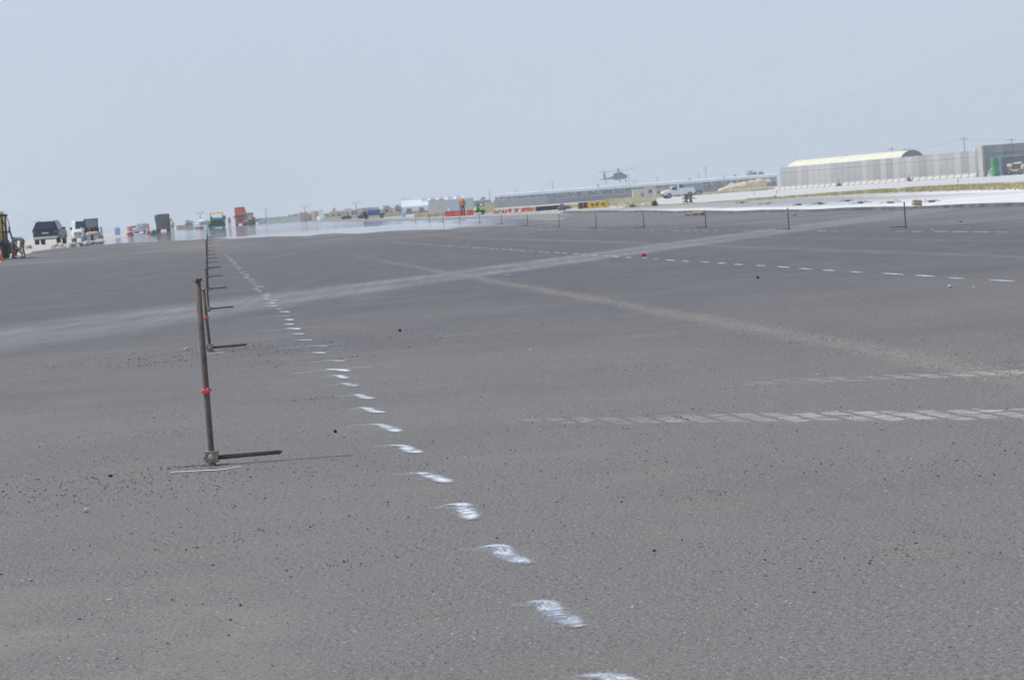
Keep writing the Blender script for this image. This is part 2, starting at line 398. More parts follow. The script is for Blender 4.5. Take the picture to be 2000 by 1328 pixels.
ZM = {'runway': asphalt(), 'mirage_pavement': mirage(), 'shoulder': shoulder_mat(),
      'pavement_edge': mat('broken dark edge', (.085, .085, .09), .95, scale=1.3, col2=(.17, .16, .16), bump=.6),
      'taxiway': earth('taxiway concrete', (.66, .64, .61), (.56, .545, .52), (.72, .69, .65), .2, 2.),
      'ground': earth('dry earth', (.62, .56, .48), (.50, .47, .42), (.70, .66, .60), .25, 1.6)}
for z, (_, vs, fs) in zb.items():
    me = bpy.data.meshes.new(z); me.from_pydata(vs, [], fs); me.materials.append(ZM[z]); me.update()
    o = bpy.data.objects.new(z, me); COL.objects.link(o); o['kind'] = 'structure'

# ------------------------------------------------------------------ hills far off
def hill(name, pts, Y0, m):
    mb = MB(); n = len(pts); secs = []
    rnd = random.Random(4)
    for dep in (0, 1, 2, 3, 4):
        ring = []
        for (px, py) in pts:
            X = (px-1000)/F*Y0
            top = (hor(px)-py)/F*Y0+HC
            hgt = max(2., top*(dep/4)**1.1*(1+rnd.uniform(-.12, .12)*(dep not in (0, 4))))
            ring.append(mb.bm.verts.new((X*(1+.04*dep), Y0-1500+dep*375+rnd.uniform(-80, 80), hgt if dep else -2)))
        secs.append(ring)
    back = [mb.bm.verts.new((v.co.x, Y0+1500, -2)) for v in secs[-1]]
    secs.append(back)
    for a, b in zip(secs, secs[1:]):
        for k in range(n-1): mb.bm.faces.new((a[k], a[k+1], b[k+1], b[k]))
    o = mb.build(name, m); o['kind'] = 'structure'
    s = o.modifiers.new('sub', 'SUBSURF'); s.levels = s.render_levels = 2
    for p in o.data.polygons: p.use_smooth = True
    return o
HM = mat('hill rock', (.16, .145, .13), .95, scale=.004, col2=(.10, .095, .09))
hill('hills', [(1150, 330), (1300, 285), (1450, 222), (1600, 150), (1700, 118), (1790, 70), (1880, 30), (1960, 5), (2060, -30), (2200, -60), (2400, -40)], 8600, HM)
hill('hills', [(-260, 330), (-150, 350), (-60, 355), (10, 372), (60, 378), (110, 392), (160, 380), (215, 402), (270, 425), (330, 436), (420, 437)], 7600, HM)

# ------------------------------------------------------------------ stakes of the two string-line rows
def make_stake(h, ribbon=None, pole='steel', lean=0., arm=True, seg=10, label='', group=None, armd=1, flare=True):
    t = thing('survey_stake', label, 'stake', group=group)
    lx = -math.sin(lean)*h
    pts = [(0, 0, -.05)]+[(lx*q, 0, h*q) for q in (.02, .3, .6, .976)]
    p = MB().tube(pts, .0135, seg).build('pole', pole, t)
    hd = MB(); zc = h*.976/.932
    hd.tube([(lx*.977, 0, h*.9765), (lx*.985, 0, h*.984), (lx*.99, .0, h*.992), (lx, 0, h)], [.0140, .0148, .0205, .0175] if flare else .0138, seg)
    if flare:
        for v in hd.bm.verts:
            if v.co.z > h*.985: v.co.x += random.uniform(-.003, .004); v.co.z += random.uniform(-.004, .004)
    hd.build('pole_head', 'dark_tip', t)
    c = MB().box((.001, 0, .040), (.056, .048, .050)); c.tube([(0, 0, -.01), (0, 0, .012)], .0175, 10)
    cl = c.build('clamp', 'clamp', t, bevel=.001)
    MB().tube([(-.001, -.0245, .041), (-.001, -.031, .041)], .0110, 10).tube([(-.001, -.031, .041), (-.001, -.033, .041)], [.0110, .009], 10).build('bolt', 'bolt', cl, bevel=.001)
    if arm:
        ar = MB().tube([(-.036*armd, .0, .034), (-.0235*armd, 0, .034)], .009, 10)
        ar.tube([(.0245*armd, .002, .034), (.16*armd, .004, .0355), (.292*armd, .008, .037)], [.0105, .0095, .0090], 10)
        ar.tube([(.292*armd, .008, .037), (.303*armd, .008, .037)], .0105, 10).tube([(.303*armd, .008, .037), (.312*armd, .008, .040)], .0045, 6)
        ar.build('arm', 'steel', t)
    if ribbon:
        z = ribbon; x = lx*z/h
        r = MB(); rnd = random.Random(3)
        for q in range(4): r.tube([(x+rnd.uniform(-.002, .002), 0, z-.014+q*.0065), (x, 0, z-.009+q*.0065)], [.0165, .0175], 10)
        r.blob((x+.012, -.016, z+.001), (.026, .014, .020), 2, .35, 5); r.blob((x-.014, -.012, z-.003), (.018, .010, .016), 2, .35, 8)
        r.build('ribbon', 'ribbon', t)
    return t
GL = 'string line stakes in the near row'; GR = 'string line stakes in the far row'
def rowY(k): return 10.38+k*9.45
b1 = gp(415, 909)
s0 = make_stake(.828, ribbon=.332, label='tallest rusty steel stake with a pink ribbon, nearest the camera', group=GL, pole='steel_red', seg=20)
s0.location = b1
def place_left(k, o, h):
    p = at([415, 411, 408, 407, 406.5, 406, 405.5][min(k, 6)], rowY(k)); o.location = p; return p
s1 = make_stake(.53, label='thin dark stake leaning left right behind the tallest stake', group=GL, lean=R(2.0), seg=10, ribbon=.29)
place_left(1, s1, .53)
s2 = make_stake(.535, label='brown straight stake standing in the dusty wheel track, third of its row', group=GL, pole='steel_red', seg=10)
place_left(2, s2, .53)
s3 = make_stake(.50, label='fourth steel stake of the near row counted from the camera', group=GL, seg=8)
place_left(3, s3, .5)
for k in range(4, 17):
    o = dup(s2 if k == 5 else s3, (0, 0, 0), 0, '%s steel stake of the near row counted from the camera' % nth(k))
    place_left(k, o, .5)
    if k == 5: o.scale = (1, 1, 1.35)
RX = [1769, 1541, 1379, 1258, 1165, 1093, 1031, 980, 937, 898, 866, 839, 812]
RY = [445, 448, 449, 447.5, 447, 447, 446, 446, 444, 442.5, 441, 440, 439]
r0 = make_stake(.52, ribbon=.34, label='steel stake with a pink ribbon near the square tan block', group=GR, armd=-1, seg=8)
r0.location = gp(RX[0], RY[0]+1)
r1 = make_stake(.505, label='second steel stake of the far row counted from the right', group=GR, armd=-1, seg=8)
r1.location = gp(RX[1], RY[1]+1); RBASE = r1.location.copy()
for k in range(2, len(RX)):
    Y = (r0.location.y + k*9.15)
    p = at(RX[k], Y)
    dup(r1, p, 0, '%s steel stake of the far row counted from the right' % nth(k))

# ------------------------------------------------------------------ sprayed paint
def paint_mat():
    k = NT('sprayed white paint'); k.coord()
    at_ = k.n('ShaderNodeAttribute'); at_.attribute_name = 'cover'
    a = at_.outputs['Fac']
    n = k.noise(120, 3., .75); n2 = k.noise(25, 3.)
    v = k.M('ADD', a, k.M('ADD', k.M('MULTIPLY', k.M('SUBTRACT', n, .5), 1.1), k.M('MULTIPLY', k.M('SUBTRACT', n2, .5), .25)))
    f = k.M('MULTIPLY', k.ramp(v, .12, .95), k.ramp(a, .0, .12))
    tr = k.n('ShaderNodeBsdfTransparent'); mx = k.n('ShaderNodeMixShader')
    k.l(f, mx.inputs[0]); k.l(tr.outputs[0], mx.inputs[1]); k.l(k.b.outputs[0], mx.inputs[2]); k.l(mx.outputs[0], k.out.inputs[0])
    k.b.inputs['Base Color'].default_value = (.77, .80, .84, 1); k.b.inputs['Roughness'].default_value = .8
    k.bump(k.noise(120, 3.), .4, .01)
    return k.m
PM = paint_mat()
class Paint:
    def __init__(s): s.v = []; s.f = []; s.a = []
    def stroke(s, pts, ws, cs, m=8):    # pts world XY, half widths, coverage
        n = len(pts); base = len(s.v)
        for i, p in enumerate(pts):
            d = (Vector(pts[min(i+1, n-1)])-Vector(pts[max(i-1, 0)])).normalized(); q = Vector((-d.y, d.x))
            for j in range(m+1):
                u = j/m*2-1; w = Vector(p)+q*ws[i]*u
                s.v.append((w.x, w.y, zg(w.x, w.y)+.004)); s.a.append(cs[i]*max(0, 1-u*u)**1.6)
        for i in range(n-1):
            for j in range(m):
                b = base+i*(m+1)+j; s.f.append((b, b+1, b+m+2, b+m+1))
    def build(s, name):
        me = bpy.data.meshes.new(name); me.from_pydata(s.v, [], s.f); me.materials.append(PM)
        at_ = me.attributes.new('cover', 'FLOAT', 'POINT'); at_.data.foreach_set('value', s.a)
        o = bpy.data.objects.new(name, me); COL.objects.link(o); o['kind'] = 'structure'; return o
def curve(pix, n=16):
    P = [gp(*p).xy for p in pix]; out = []
    m = len(P)-1
    for i in range(n+1):
        t = i/n*m; k = min(int(t), m-1); u = t-k
        a, b, c, d = P[max(k-1, 0)], P[k], P[k+1], P[min(k+2, m)]
        out.append(tuple(.5*((2*b)+(c-a)*u+(2*a-5*b+4*c-d)*u*u+(3*b-a-3*c+d)*u**3)))
    return out
def mark(P, pix, w0, w1, c=1.1):
    pts = curve(pix); n = len(pts)
    prof_ = [(i/(n-1)) for i in range(n)]
    P.stroke(pts, [w0+(w1-w0)*math.sin(min(1, t*1.25)*math.pi*.5)*(1 if t < .85 else max(.35, (1-t)/.15)) for t in prof_],
             [c*(.25+.75*min(1, t*3.0)) * (1 if t < .9 else .6) for t in prof_])
P = Paint()
near = [[(1130, 1322), (1180, 1322), (1215, 1332), (1250, 1352)], [(1025, 1180), (1062, 1178), (1085, 1200), (1132, 1226)],
        [(930, 1072), (975, 1068), (990, 1088), (1032, 1102)], [(862, 990), (900, 986), (910, 1000), (922, 1016)],
        [(790, 925), (825, 926), (850, 934), (878, 944)], [(750, 870), (785, 872), (800, 880), (820, 886)],
        [(715, 829), (745, 831), (762, 838), (780, 845)], [(694, 797), (715, 798), (728, 804), (750, 807)],
        [(680, 772), (700, 772), (712, 777), (728, 780)], [(662, 749), (675, 750), (684, 753), (698, 755)], [(640, 734), (660, 734), (668, 737), (676, 740)]]
for i, q in enumerate(near): mark(P, q, .034, .052, [1.05, 1.0, .98, .92, .85, .85, .8, .85, .8, .75, .85][i])
for i, q in enumerate(near):
    g = [gp(q[0][0]-w_, q[0][1]+3).xy for w_ in (45, 25, 0, -35, -60)]; P.stroke([tuple(v) for v in g], [.05, .06, .07, .06, .04], [.05, .22, .30, .30, .1])
    g = [gp((q[0][0]+q[-1][0])/2+w_, (q[0][1]+q[-1][1])/2).xy for w_ in (-40, 0, 45)]; P.stroke([tuple(v) for v in g], [.10, .16, .10], [.08, .24, .08])
P.stroke(curve([(1030, 1180), (1070, 1190), (1110, 1225)]), [.075]*17, [.30]*17); P.stroke(curve([(940, 1072), (985, 1080), (1020, 1104)]), [.09]*17, [.32]*17)
k = 0; Y = 16.2
rnd = random.Random(5)
while Y < 84:
    X0 = .90+rnd.uniform(-.05, .05)-RW*Y
    L = rnd.uniform(.22, .42); sp = rnd.uniform(.07, .2); c = rnd.choice([.55, .75, .95, 1.1, 1.2])
    pts = [(X0-.06-sp*.45+i/12*(.06+sp*.75), Y+L*.45-(i/12)**1.5*L) for i in range(13)]
    P.stroke(pts, [.03+.035*math.sin(i/12*3.14) for i in range(13)], [c*(.3+.7*math.sin(min(1, i/8)*1.57)) for i in range(13)])
    if rnd.random() < .4: P.stroke([(X0-.35+i*.08, Y+.02*i-.05) for i in range(8)], [.05]*8, [.45]*8)
    Y += rnd.uniform(.95, 1.22)
P.build('sprayed_dashes')
P = Paint(); Y = 21.3
while Y < 86:
    L = rnd.uniform(.55, .85) ; c = rnd.uniform(.8, 1.2)
    tt = 7.62-.008*Y+rnd.uniform(-.03, .03)
    if Y > 22.0 or 1: P.stroke([(tt+rnd.uniform(-.008, .008)-RW*(Y-i/10*L), Y-i/10*L) for i in range(11)], [.024+.024*math.sin(i/10*3.14) for i in range(11)], [c*(.55+.45*math.sin(i/10*3.14)) for i in range(11)])
    Y += 1.13
P.build('sprayed_dashes')
P = Paint(); Y = 37.
while Y < 92:
    L = rnd.uniform(.5, .9); c = rnd.choice([.4, .7, .9]); tt = 13.25-.004*(Y-37)+rnd.uniform(-.06, .06)
    P.stroke([(tt-RW*(Y-i/8*L), Y-i/8*L) for i in range(9)], [.06]*9, [c]*9); Y += 1.13
P.build('sprayed_dashes')
P = Paint()
P.stroke(curve([(333, 923.5), (380, 921), (430, 918.5), (458, 914), (472, 912)], 20), [.018]*21, [1.0]*12+[.7]*9, 5)
P.stroke(curve([(392, 693), (415, 691), (440, 688.5)], 12), [.035]*13, [.9]*13, 5)
P.stroke(curve([(404, 574), (425, 573), (436, 571.5)], 8), [.05]*9, [.6]*9, 4)
P.stroke(curve([(404, 612), (418, 612), (436, 610)], 8), [.05]*9, [.5]*9, 4)
P.build('stake_foot_marks')

# ------------------------------------------------------------------ loose grit and single stones
def chips(name, pts, m, seed, hz=.6):
    rnd = random.Random(seed); V = []; Fc = []
    for (x, y, s) in pts:
        z = zg(x, y); b = len(V); a = rnd.uniform(0, 6.28); e = rnd.uniform(.6, 1.3)
        for kk in range(4):
            an = a+kk*1.57+rnd.uniform(-.35, .35); rr = s*rnd.uniform(.7, 1.15)
            V.append((x+math.cos(an)*rr*e, y+math.sin(an)*rr/e, z+rnd.uniform(-.0005, .25*s)))
        V.append((x+rnd.uniform(-.3, .3)*s, y+rnd.uniform(-.3, .3)*s, z+s*hz*rnd.uniform(.8, 1.7)))
        V.append((x+rnd.uniform(-.5, .5)*s, y+rnd.uniform(-.5, .5)*s, z+s*hz*rnd.uniform(.6, 1.3)))
        Fc += [(b, b+1, b+4), (b+1, b+2, b+4), (b+2, b+5, b+4), (b+2, b+3, b+5), (b+3, b, b+5), (b, b+4, b+5)]
    me = bpy.data.meshes.new(name); me.from_pydata(V, [], Fc); me.materials.append(m)
    o = bpy.data.objects.new(name, me); COL.objects.link(o); o['kind'] = 'stuff'; return o
rnd = random.Random(8)
def rsize(a, b): return a*(b/a)**(rnd.random()**2.2)
dk = []; tn = []; wt = []
def inview(Y, mg=1.05): return rnd.uniform(-1, 1)*Y*1000/F*mg
for _ in range(16000):
    Y = 5.0*(9.5)**(rnd.random()**.62); dk.append((inview(Y), Y, rsize(.0014, .0058 if Y > 8 else .0042)))
for _ in range(60):          # clusters of crumbs
    Y0 = 6*(5.5)**rnd.random(); X0 = inview(Y0); w = rnd.uniform(.1, .5)
    for _ in range(60): dk.append((X0+rnd.gauss(0, w), Y0+rnd.gauss(0, w*.7), rsize(.002, .0065)))
for _ in range(9000):
    Y = 5.0*(9)**rnd.random(); tn.append((inview(Y), Y, rsize(.0020, .0052)))
for _ in range(7000):        # joint between the lanes
    Y = 11+(rnd.random()**1.9)*42; w = .05+.10*max(0, (22-Y)/11); t = 4.06+rnd.gauss(0, w)
    tn.append((t-RW*Y, Y, rsize(.003, .0105)))
for _ in range(1500):
    Y = 52+rnd.random()*30; tn.append((9.6+(Y-60)*-.03+rnd.gauss(0, .12)-RW*Y, Y, rsize(.006, .022)))
cl_ = [(rnd.gauss(-3.0, .9), rnd.gauss(19.3, .7), rnd.uniform(.05, .3)) for _ in range(26)]
for _ in range(1500):        # pulled-up grit around the second stake
    a_, b_, c_ = rnd.choice(cl_); (tn if rnd.random() < .62 else dk).append((a_+rnd.gauss(0, c_), b_+rnd.gauss(0, c_), rsize(.0022, .011)))
for _ in range(420):
    Y = rnd.gauss(19.5, .8); X = rnd.gauss(-1.2, .9); dk.append((X, Y, rsize(.003, .010)))
for _ in range(1300):
    Y = rnd.gauss(9.9, .55); X = rnd.gauss(-1.75, .45); (tn if rnd.random() < .3 else dk).append((X, Y, rsize(.002, .007)))
for _ in range(120): dk.append((b1.x+rnd.gauss(-.06, .09), b1.y+.02+rnd.gauss(0, .03), rsize(.003, .006)))
for _ in range(700):
    Y = 5.0*(9)**rnd.random(); wt.append((inview(Y), Y, rsize(.0025, .006)))
for _ in range(500):
    Y = rnd.uniform(40, 100); t = rnd.uniform(11, 21.5); tn.append((t-RW*Y, Y, rsize(.010, .03)))
chips('asphalt_crumbs', dk, M['crumb'], 1); chips('tan_grit', tn, M['grit'], 2); chips('pale_grit', wt, M['rockw'], 3)
def stone(px, py, w, h, m, label, seed, name='stone', sub=1, amp=.28, z=0., dep=None):
    p = gp(px, py, z); sc_ = F/p.y; W = w/sc_; Hh = h/sc_
    o = MB().blob((0, 0, Hh*.42), (W, (dep or .8)*W, Hh*1.1), sub, amp, seed).build(name, m)
    o.location = (p.x, p.y, zg(p.x, p.y)); tag(o, label, 'stone'); return o
stone(168, 1001, 13, 11, 'rockw', 'largest tan stone at lower left, lying alone on the asphalt', 3)
stone(128, 957, 8, 6, 'rockw', 'small white stone with dark shadow above left of the tan stone', 4)
stone(216, 931, 9, 6, 'rockd', 'dark lump of asphalt left of the tallest stake', 5)
stone(655, 845, 8, 7, 'rockd', 'black crumb of asphalt left of the white dash, right of the tallest stake', 6)
stone(1278, 1077, 9, 6, 'rockd', 'black crumb right of the curved white dash near the bottom', 7)
stone(470, 1183, 6, 5, 'rockd', 'small dark crumb below the foot of the tallest stake', 8)
stone(364, 683, 12, 4, 'rockw', 'flat pale stone left of the second stake', 9)
stone(781, 648, 8, 6, 'rockd', 'black crumb in mid asphalt above the line of dashes', 10)
stone(1480, 545, 6, 6, 'rockd', 'black upright crumb under the right line of long dashes', 12)
stone(1037, 684, 6, 3, 'rockw', 'yellowish small pebble left of the grit streak', 13)
stone(1855, 562, 11, 6, 'rockw', 'pale stone at right, nearest the end of the long dashes', 14)
stone(1903, 563, 7, 4, 'rockw', 'smaller pale stone to the right of its neighbour at right', 15)
stone(1876, 434, 9, 6, 'rock', 'tan stone between the ribbon stake and the right edge', 16)
stone(1917, 908, 5, 3, 'rockw', 'tiny white pebble at far right below the tyre prints', 17)
stone(1690, 746, 5, 3, 'rockw', 'white pebble between the two tyre prints', 18)
stone(2*405-600+4, 1171, 14, 3, 'rockw', 'flat beige flake at lower left', 19)
t = gp(1257, 501); o = MB().blob((0, 0, .03), (.09, .05, .05), 2, .3, 2).blob((.04, .01, .05), (.05, .04, .025), 1, .3, 4, 1).build('litter_scrap', ['red', 'white']); o.location = t; tag(o, 'crumpled red and white scrap beside the right line of dashes', 'litter')
t = gp(992, 538); o = MB().box((0, 0, .005), (.075, .03, .008), rz=.2).build('litter_scrap', 'white', bevel=.002); o.location = t; tag(o, 'thin white strip of litter above the grit streak', 'litter')

# ------------------------------------------------------------------ rubble on the right
def rubble(px, Y, w, h, m, label, seed, n=5, name='rubble_pile'):
    p = at(px, Y); rr = random.Random(seed); W = w/F*Y; Hh = h/F*Y
    mb = MB()
    for i in range(n):
        u = rr.uniform(-.38, .38); s = rr.uniform(.35, .6)
        mb.blob((u*W, rr.uniform(-.1, .1), Hh*(.25+.35*rr.random()*(1-abs(u)*2))), (W*s, W*s*.8, Hh*rr.uniform(.5, .85)), 1, .3, seed*10+i)
    o = mb.build(name, m); o.location = p; return tag(o, label, 'rubble')
rubble(1356, 98, 34, 11, 'rock', 'heap of orange tan stones at the edge before the white strip', 2, 6)
rubble(1556, 78, 18, 6, 'rock', 'flat orange slab lying just right of a far stake', 3, 2)
rubble(1101, 215, 26, 15, 'brown', 'brown heap of broken slabs between the black board and the yellow sign', 4, 9)
rubble(1232, 190, 22, 8, 'brown', 'low dark heap of earth right of the yellow sign', 5, 4)
p = at(1791, 72.5); o = MB().prof([(-.10, 0), (.12, 0), (.10, .16), (-.06, .18)], .27).build('stone_block', 'rock', bevel=.01); o.location = p; o.rotation_euler = (0, .12, .15); tag(o, 'square tan stone block on the white strip right of the ribbon stake', 'stone')
for i, (px, Y) in enumerate([(1560, 98), (1602, 96), (1680, 90), (1820, 78), (1450, 120), (1740, 84), (1655, 99), (1500, 110)]):
    p = at(px, Y); rr = random.Random(i); mb = MB()
    for q in range(5):
        a = rr.uniform(-.8, .8); a *= .55; mb.tube([(a, 0, .01), (a*.5+rr.uniform(-.2, .2), .1, rr.uniform(.03, .13)), (rr.uniform(-.5, .5), .2, .02)], .006, 5)
    mb.blob((0, 0, .03), (.25, .2, .1), 1, .3, i)
    o = mb.build('rebar_scrap', 'brown'); o.location = p
    tag(o, '%s tangle of bent rusty wire on the white strip, counted from the left' % nth(sorted([1560, 1602, 1680, 1820, 1450, 1740, 1655, 1500]).index(px)), 'scrap', 'wire scraps on the white strip')

# weeds
def weeds(name, pts, hmin, hmax, m, seed):
    rr = random.Random(seed); V = []; Fc = []
    for (x, y, s) in pts:
        z = zg(x, y); b = len(V); h = rr.uniform(hmin, hmax)*s; a = rr.uniform(0, 3.14); dx, dy = math.cos(a)*.035*s, math.sin(a)*.035*s
        lx, ly = rr.uniform(-.12, .12)*s, rr.uniform(-.1, .1)*s
        V += [(x-dx, y-dy, z), (x+dx, y+dy, z), (x+lx+dx*.6, y+ly+dy*.6, z+h*.6), (x+lx*1.8, y+ly*1.8, z+h)]
        Fc += [(b, b+1, b+2), (b, b+2, b+3)]
    me = bpy.data.meshes.new(name); me.from_pydata(V, [], Fc); me.materials.append(m); o = bpy.data.objects.new(name, me); COL.objects.link(o); o['kind'] = 'stuff'; return o
pts = []
rnd = random.Random(21)
for _ in range(34000):
    u = rnd.random(); px = 1240+800*u; Y = 205-95*((px-1340)/660)**.8 if px > 1340 else 205
    Y = Y+rnd.gauss(0, 4.5); cl = math.sin(px*.031)+math.sin(px*.083+2)+rnd.gauss(0, .6)
    if cl < -1.3: continue
    X = (px-1000)/F*Y*1.0; pts.append((X, Y, .7 if px < 1480 else 1.))
weeds('weeds', pts, .06, .24, M['straw'], 1)
pts = []
for _ in range(3500):
    px = rnd.uniform(950, 1300); Y = rnd.gauss(330, 30); pts.append(((px-1000)/F*Y, Y, 1.6))
for _ in range(4500):
    px = rnd.uniform(1200, 1520); Y = rnd.gauss(520, 30); pts.append(((px-1000)/F*Y, Y, 2.2))
for _ in range(2500):
    px = rnd.uniform(830, 900); Y = rnd.gauss(300, 20); pts.append(((px-1000)/F*Y, Y, 1.4))
weeds('weeds', pts, .1, .3, M['straw'], 2)
def bush(px, Y, w, h, label, seed):
    p = at(px, Y); mb = MB(); rr = random.Random(seed)
    for _ in range(260):
        a = rr.uniform(0, 6.28); r = rr.random()**.5*w/2; z = rr.random()*h*(1-.5*(2*r/w)**2)
        c = Vector((r*math.cos(a), r*math.sin(a), z)); d = [Vector((rr.gauss(0, .05), rr.gauss(0, .05), rr.gauss(0, .06))) for _ in range(3)]
        mb.poly([c+q for q in d])
    for _ in range(6):
        mb.tube([(0, 0, 0), (rr.uniform(-.3, .3)*w, rr.uniform(-.3, .3)*w, h*.8)], .01, 4)
    o = mb.build('shrub', 'leaf'); o.location = p; return tag(o, label, 'shrub')
bush(1279, 175, .42, .42, 'green dusty weed bush left of the white pickup', 1)
bush(1515, 200, .35, .3, 'small green weed clump left of the blast wall', 2)

# ------------------------------------------------------------------ people
def person(label, loc, rz, pose, mats, helmet=None, vest=None, group=None, hold=None):
    t = thing('person', label, 'person', loc, rz, group)
    J = dict(POSES[pose]); rad = dict(pel=.125, spi=.12, che=.14, nec=.055, hea=.085, top=.075, nose=.02, sho=.06, elb=.042, wri=.03, pal=.035, hip=.085, kne=.058, ank=.042, toe=.038)
    bm = bmesh.new(); sk = bm.verts.layers.skin.verify(); V = {}
    def add(n, co, r):
        v = bm.verts.new(co); v[sk].radius = (r, r); V[n] = v; return v
    for n, co in J.items(): add(n, co, rad[n.rstrip('LR')])
    V['pel'][sk].use_root = True
    E = [('pel', 'spi'), ('spi', 'che'), ('che', 'nec'), ('nec', 'hea'), ('hea', 'top')]
    for s_ in 'LR': E += [('che', 'sho'+s_), ('sho'+s_, 'elb'+s_), ('elb'+s_, 'wri'+s_), ('wri'+s_, 'pal'+s_), ('pel', 'hip'+s_), ('hip'+s_, 'kne'+s_), ('kne'+s_, 'ank'+s_), ('ank'+s_, 'toe'+s_)]
    for a, b in E: bm.edges.new((V[a], V[b]))
    # face: a nose; hands: five short unequal fingers each
    hd = Vector(J['hea']); fw = Vector(J.get('face', (0, 1, 0))) if 'face' in J else Vector((0, 1, 0))
    nz = add('nz', hd+Vector((0, .105, .0)), .016); bm.edges.new((V['hea'], nz))
    for s_ in 'LR':
        w = Vector(J['wri'+s_]); q = Vector(J['pal'+s_]); d = (q-w).normalized(); sd = d.cross(Vector((0, 0, 1)) if abs(d.z) < .8 else Vector((0, 1, 0))).normalized()
        for i, (o_, L) in enumerate(((-.03, .07), (-.01, .085), (.01, .08), (.03, .062))):
            f = add('f%d%s' % (i, s_), q+d*L*.8+sd*o_*1.2-Vector((0, 0, .012)), .009); bm.edges.new((V['pal'+s_], f))
        f = add('th'+s_, q-sd*.05+d*.02, .011); bm.edges.new((V['wri'+s_], f))
    me = bpy.data.meshes.new('tmp'); bm.to_mesh(me); bm.free()
    o = bpy.data.objects.new('tmp', me); COL.objects.link(o)
    o.modifiers.new('s', 'SKIN'); ms = o.modifiers.new('u', 'SUBSURF'); ms.levels = 1; ms.render_levels = 1
    dg = bpy.context.evaluated_depsgraph_get(); dg.update()
    body = bpy.data.meshes.new_from_object(o.evaluated_get(dg)); bpy.data.objects.remove(o)
    body.name = 'body'
    for m in mats: body.materials.append(M[m])     # skin, shirt, trousers, boots, sleeve
    segs = []
    for a, b in E:
        i = 1
        if a in ('nec', 'hea'): i = 0
        if a == 'pel' or a.startswith('hip') or a.startswith('kne'): i = 2
        if a == 'pel' and b == 'spi': i = 2
        if a.startswith('ank'): i = 3
        if a.startswith('elb'): i = 4
        if a.startswith('wri'): i = 0
        segs.append((Vector(J[a]), Vector(J[b]), i))
    for p in body.polygons:
        p.use_smooth = True; best = None
        for a, b, i in segs:
            ab = b-a; u = max(0, min(1, (p.center-a).dot(ab)/ab.length_squared)); d = (p.center-a-ab*u).length
            if best is None or d < best[0]: best = (d, i)
        p.material_index = best[1]
    bo = bpy.data.objects.new('body', body); COL.objects.link(bo); bo.parent = t
    H = Vector(J['hea']); T = Vector(J['top']); ax = (T-H).normalized()
    if helmet:
        mb = MB(); q = Vector((0, 0, 1)).rotation_difference(ax).to_matrix()
        secs = []
        for (r, z) in ((.155, .015), (.125, .02), (.118, .07), (.085, .125), (.03, .145)):
            secs.append([H+q @ Vector((r*math.cos(a*.5236), r*1.1*math.sin(a*.5236), z)) for a in range(12)])
        mb.loft(secs); mb.build('helmet' if helmet.startswith('helm') else 'hair', helmet, t)
    if vest:
        pe, sp, ch = (Vector(J[n]) for n in ('pel', 'spi', 'che')); mb = MB(); secs = []
        ne = Vector(J['nec'])
        for (c, w, dd) in ((pe+(sp-pe)*.1, .185, .145), (sp, .18, .14), (ch, .20, .155), (ch+(ne-ch)*.45, .20, .12), (ch+(ne-ch)*.8, .09, .08)):
            d = (ne-pe).normalized(); s1 = Vector((1, 0, 0)); s2 = d.cross(s1).normalized()
            secs.append([c+s1*w*math.cos(a*.5236)+s2*dd*math.sin(a*.5236) for a in range(12)])
        mb.loft(secs).build('vest', vest, t)
    if hold: hold(t, J)
    return t
def LR(d):
    o = {}
    for n, v in d.items():
        if n.endswith('*'): o[n[:-1]+'R'] = v; o[n[:-1]+'L'] = (-v[0], v[1], v[2])
        else: o[n] = v
    return o
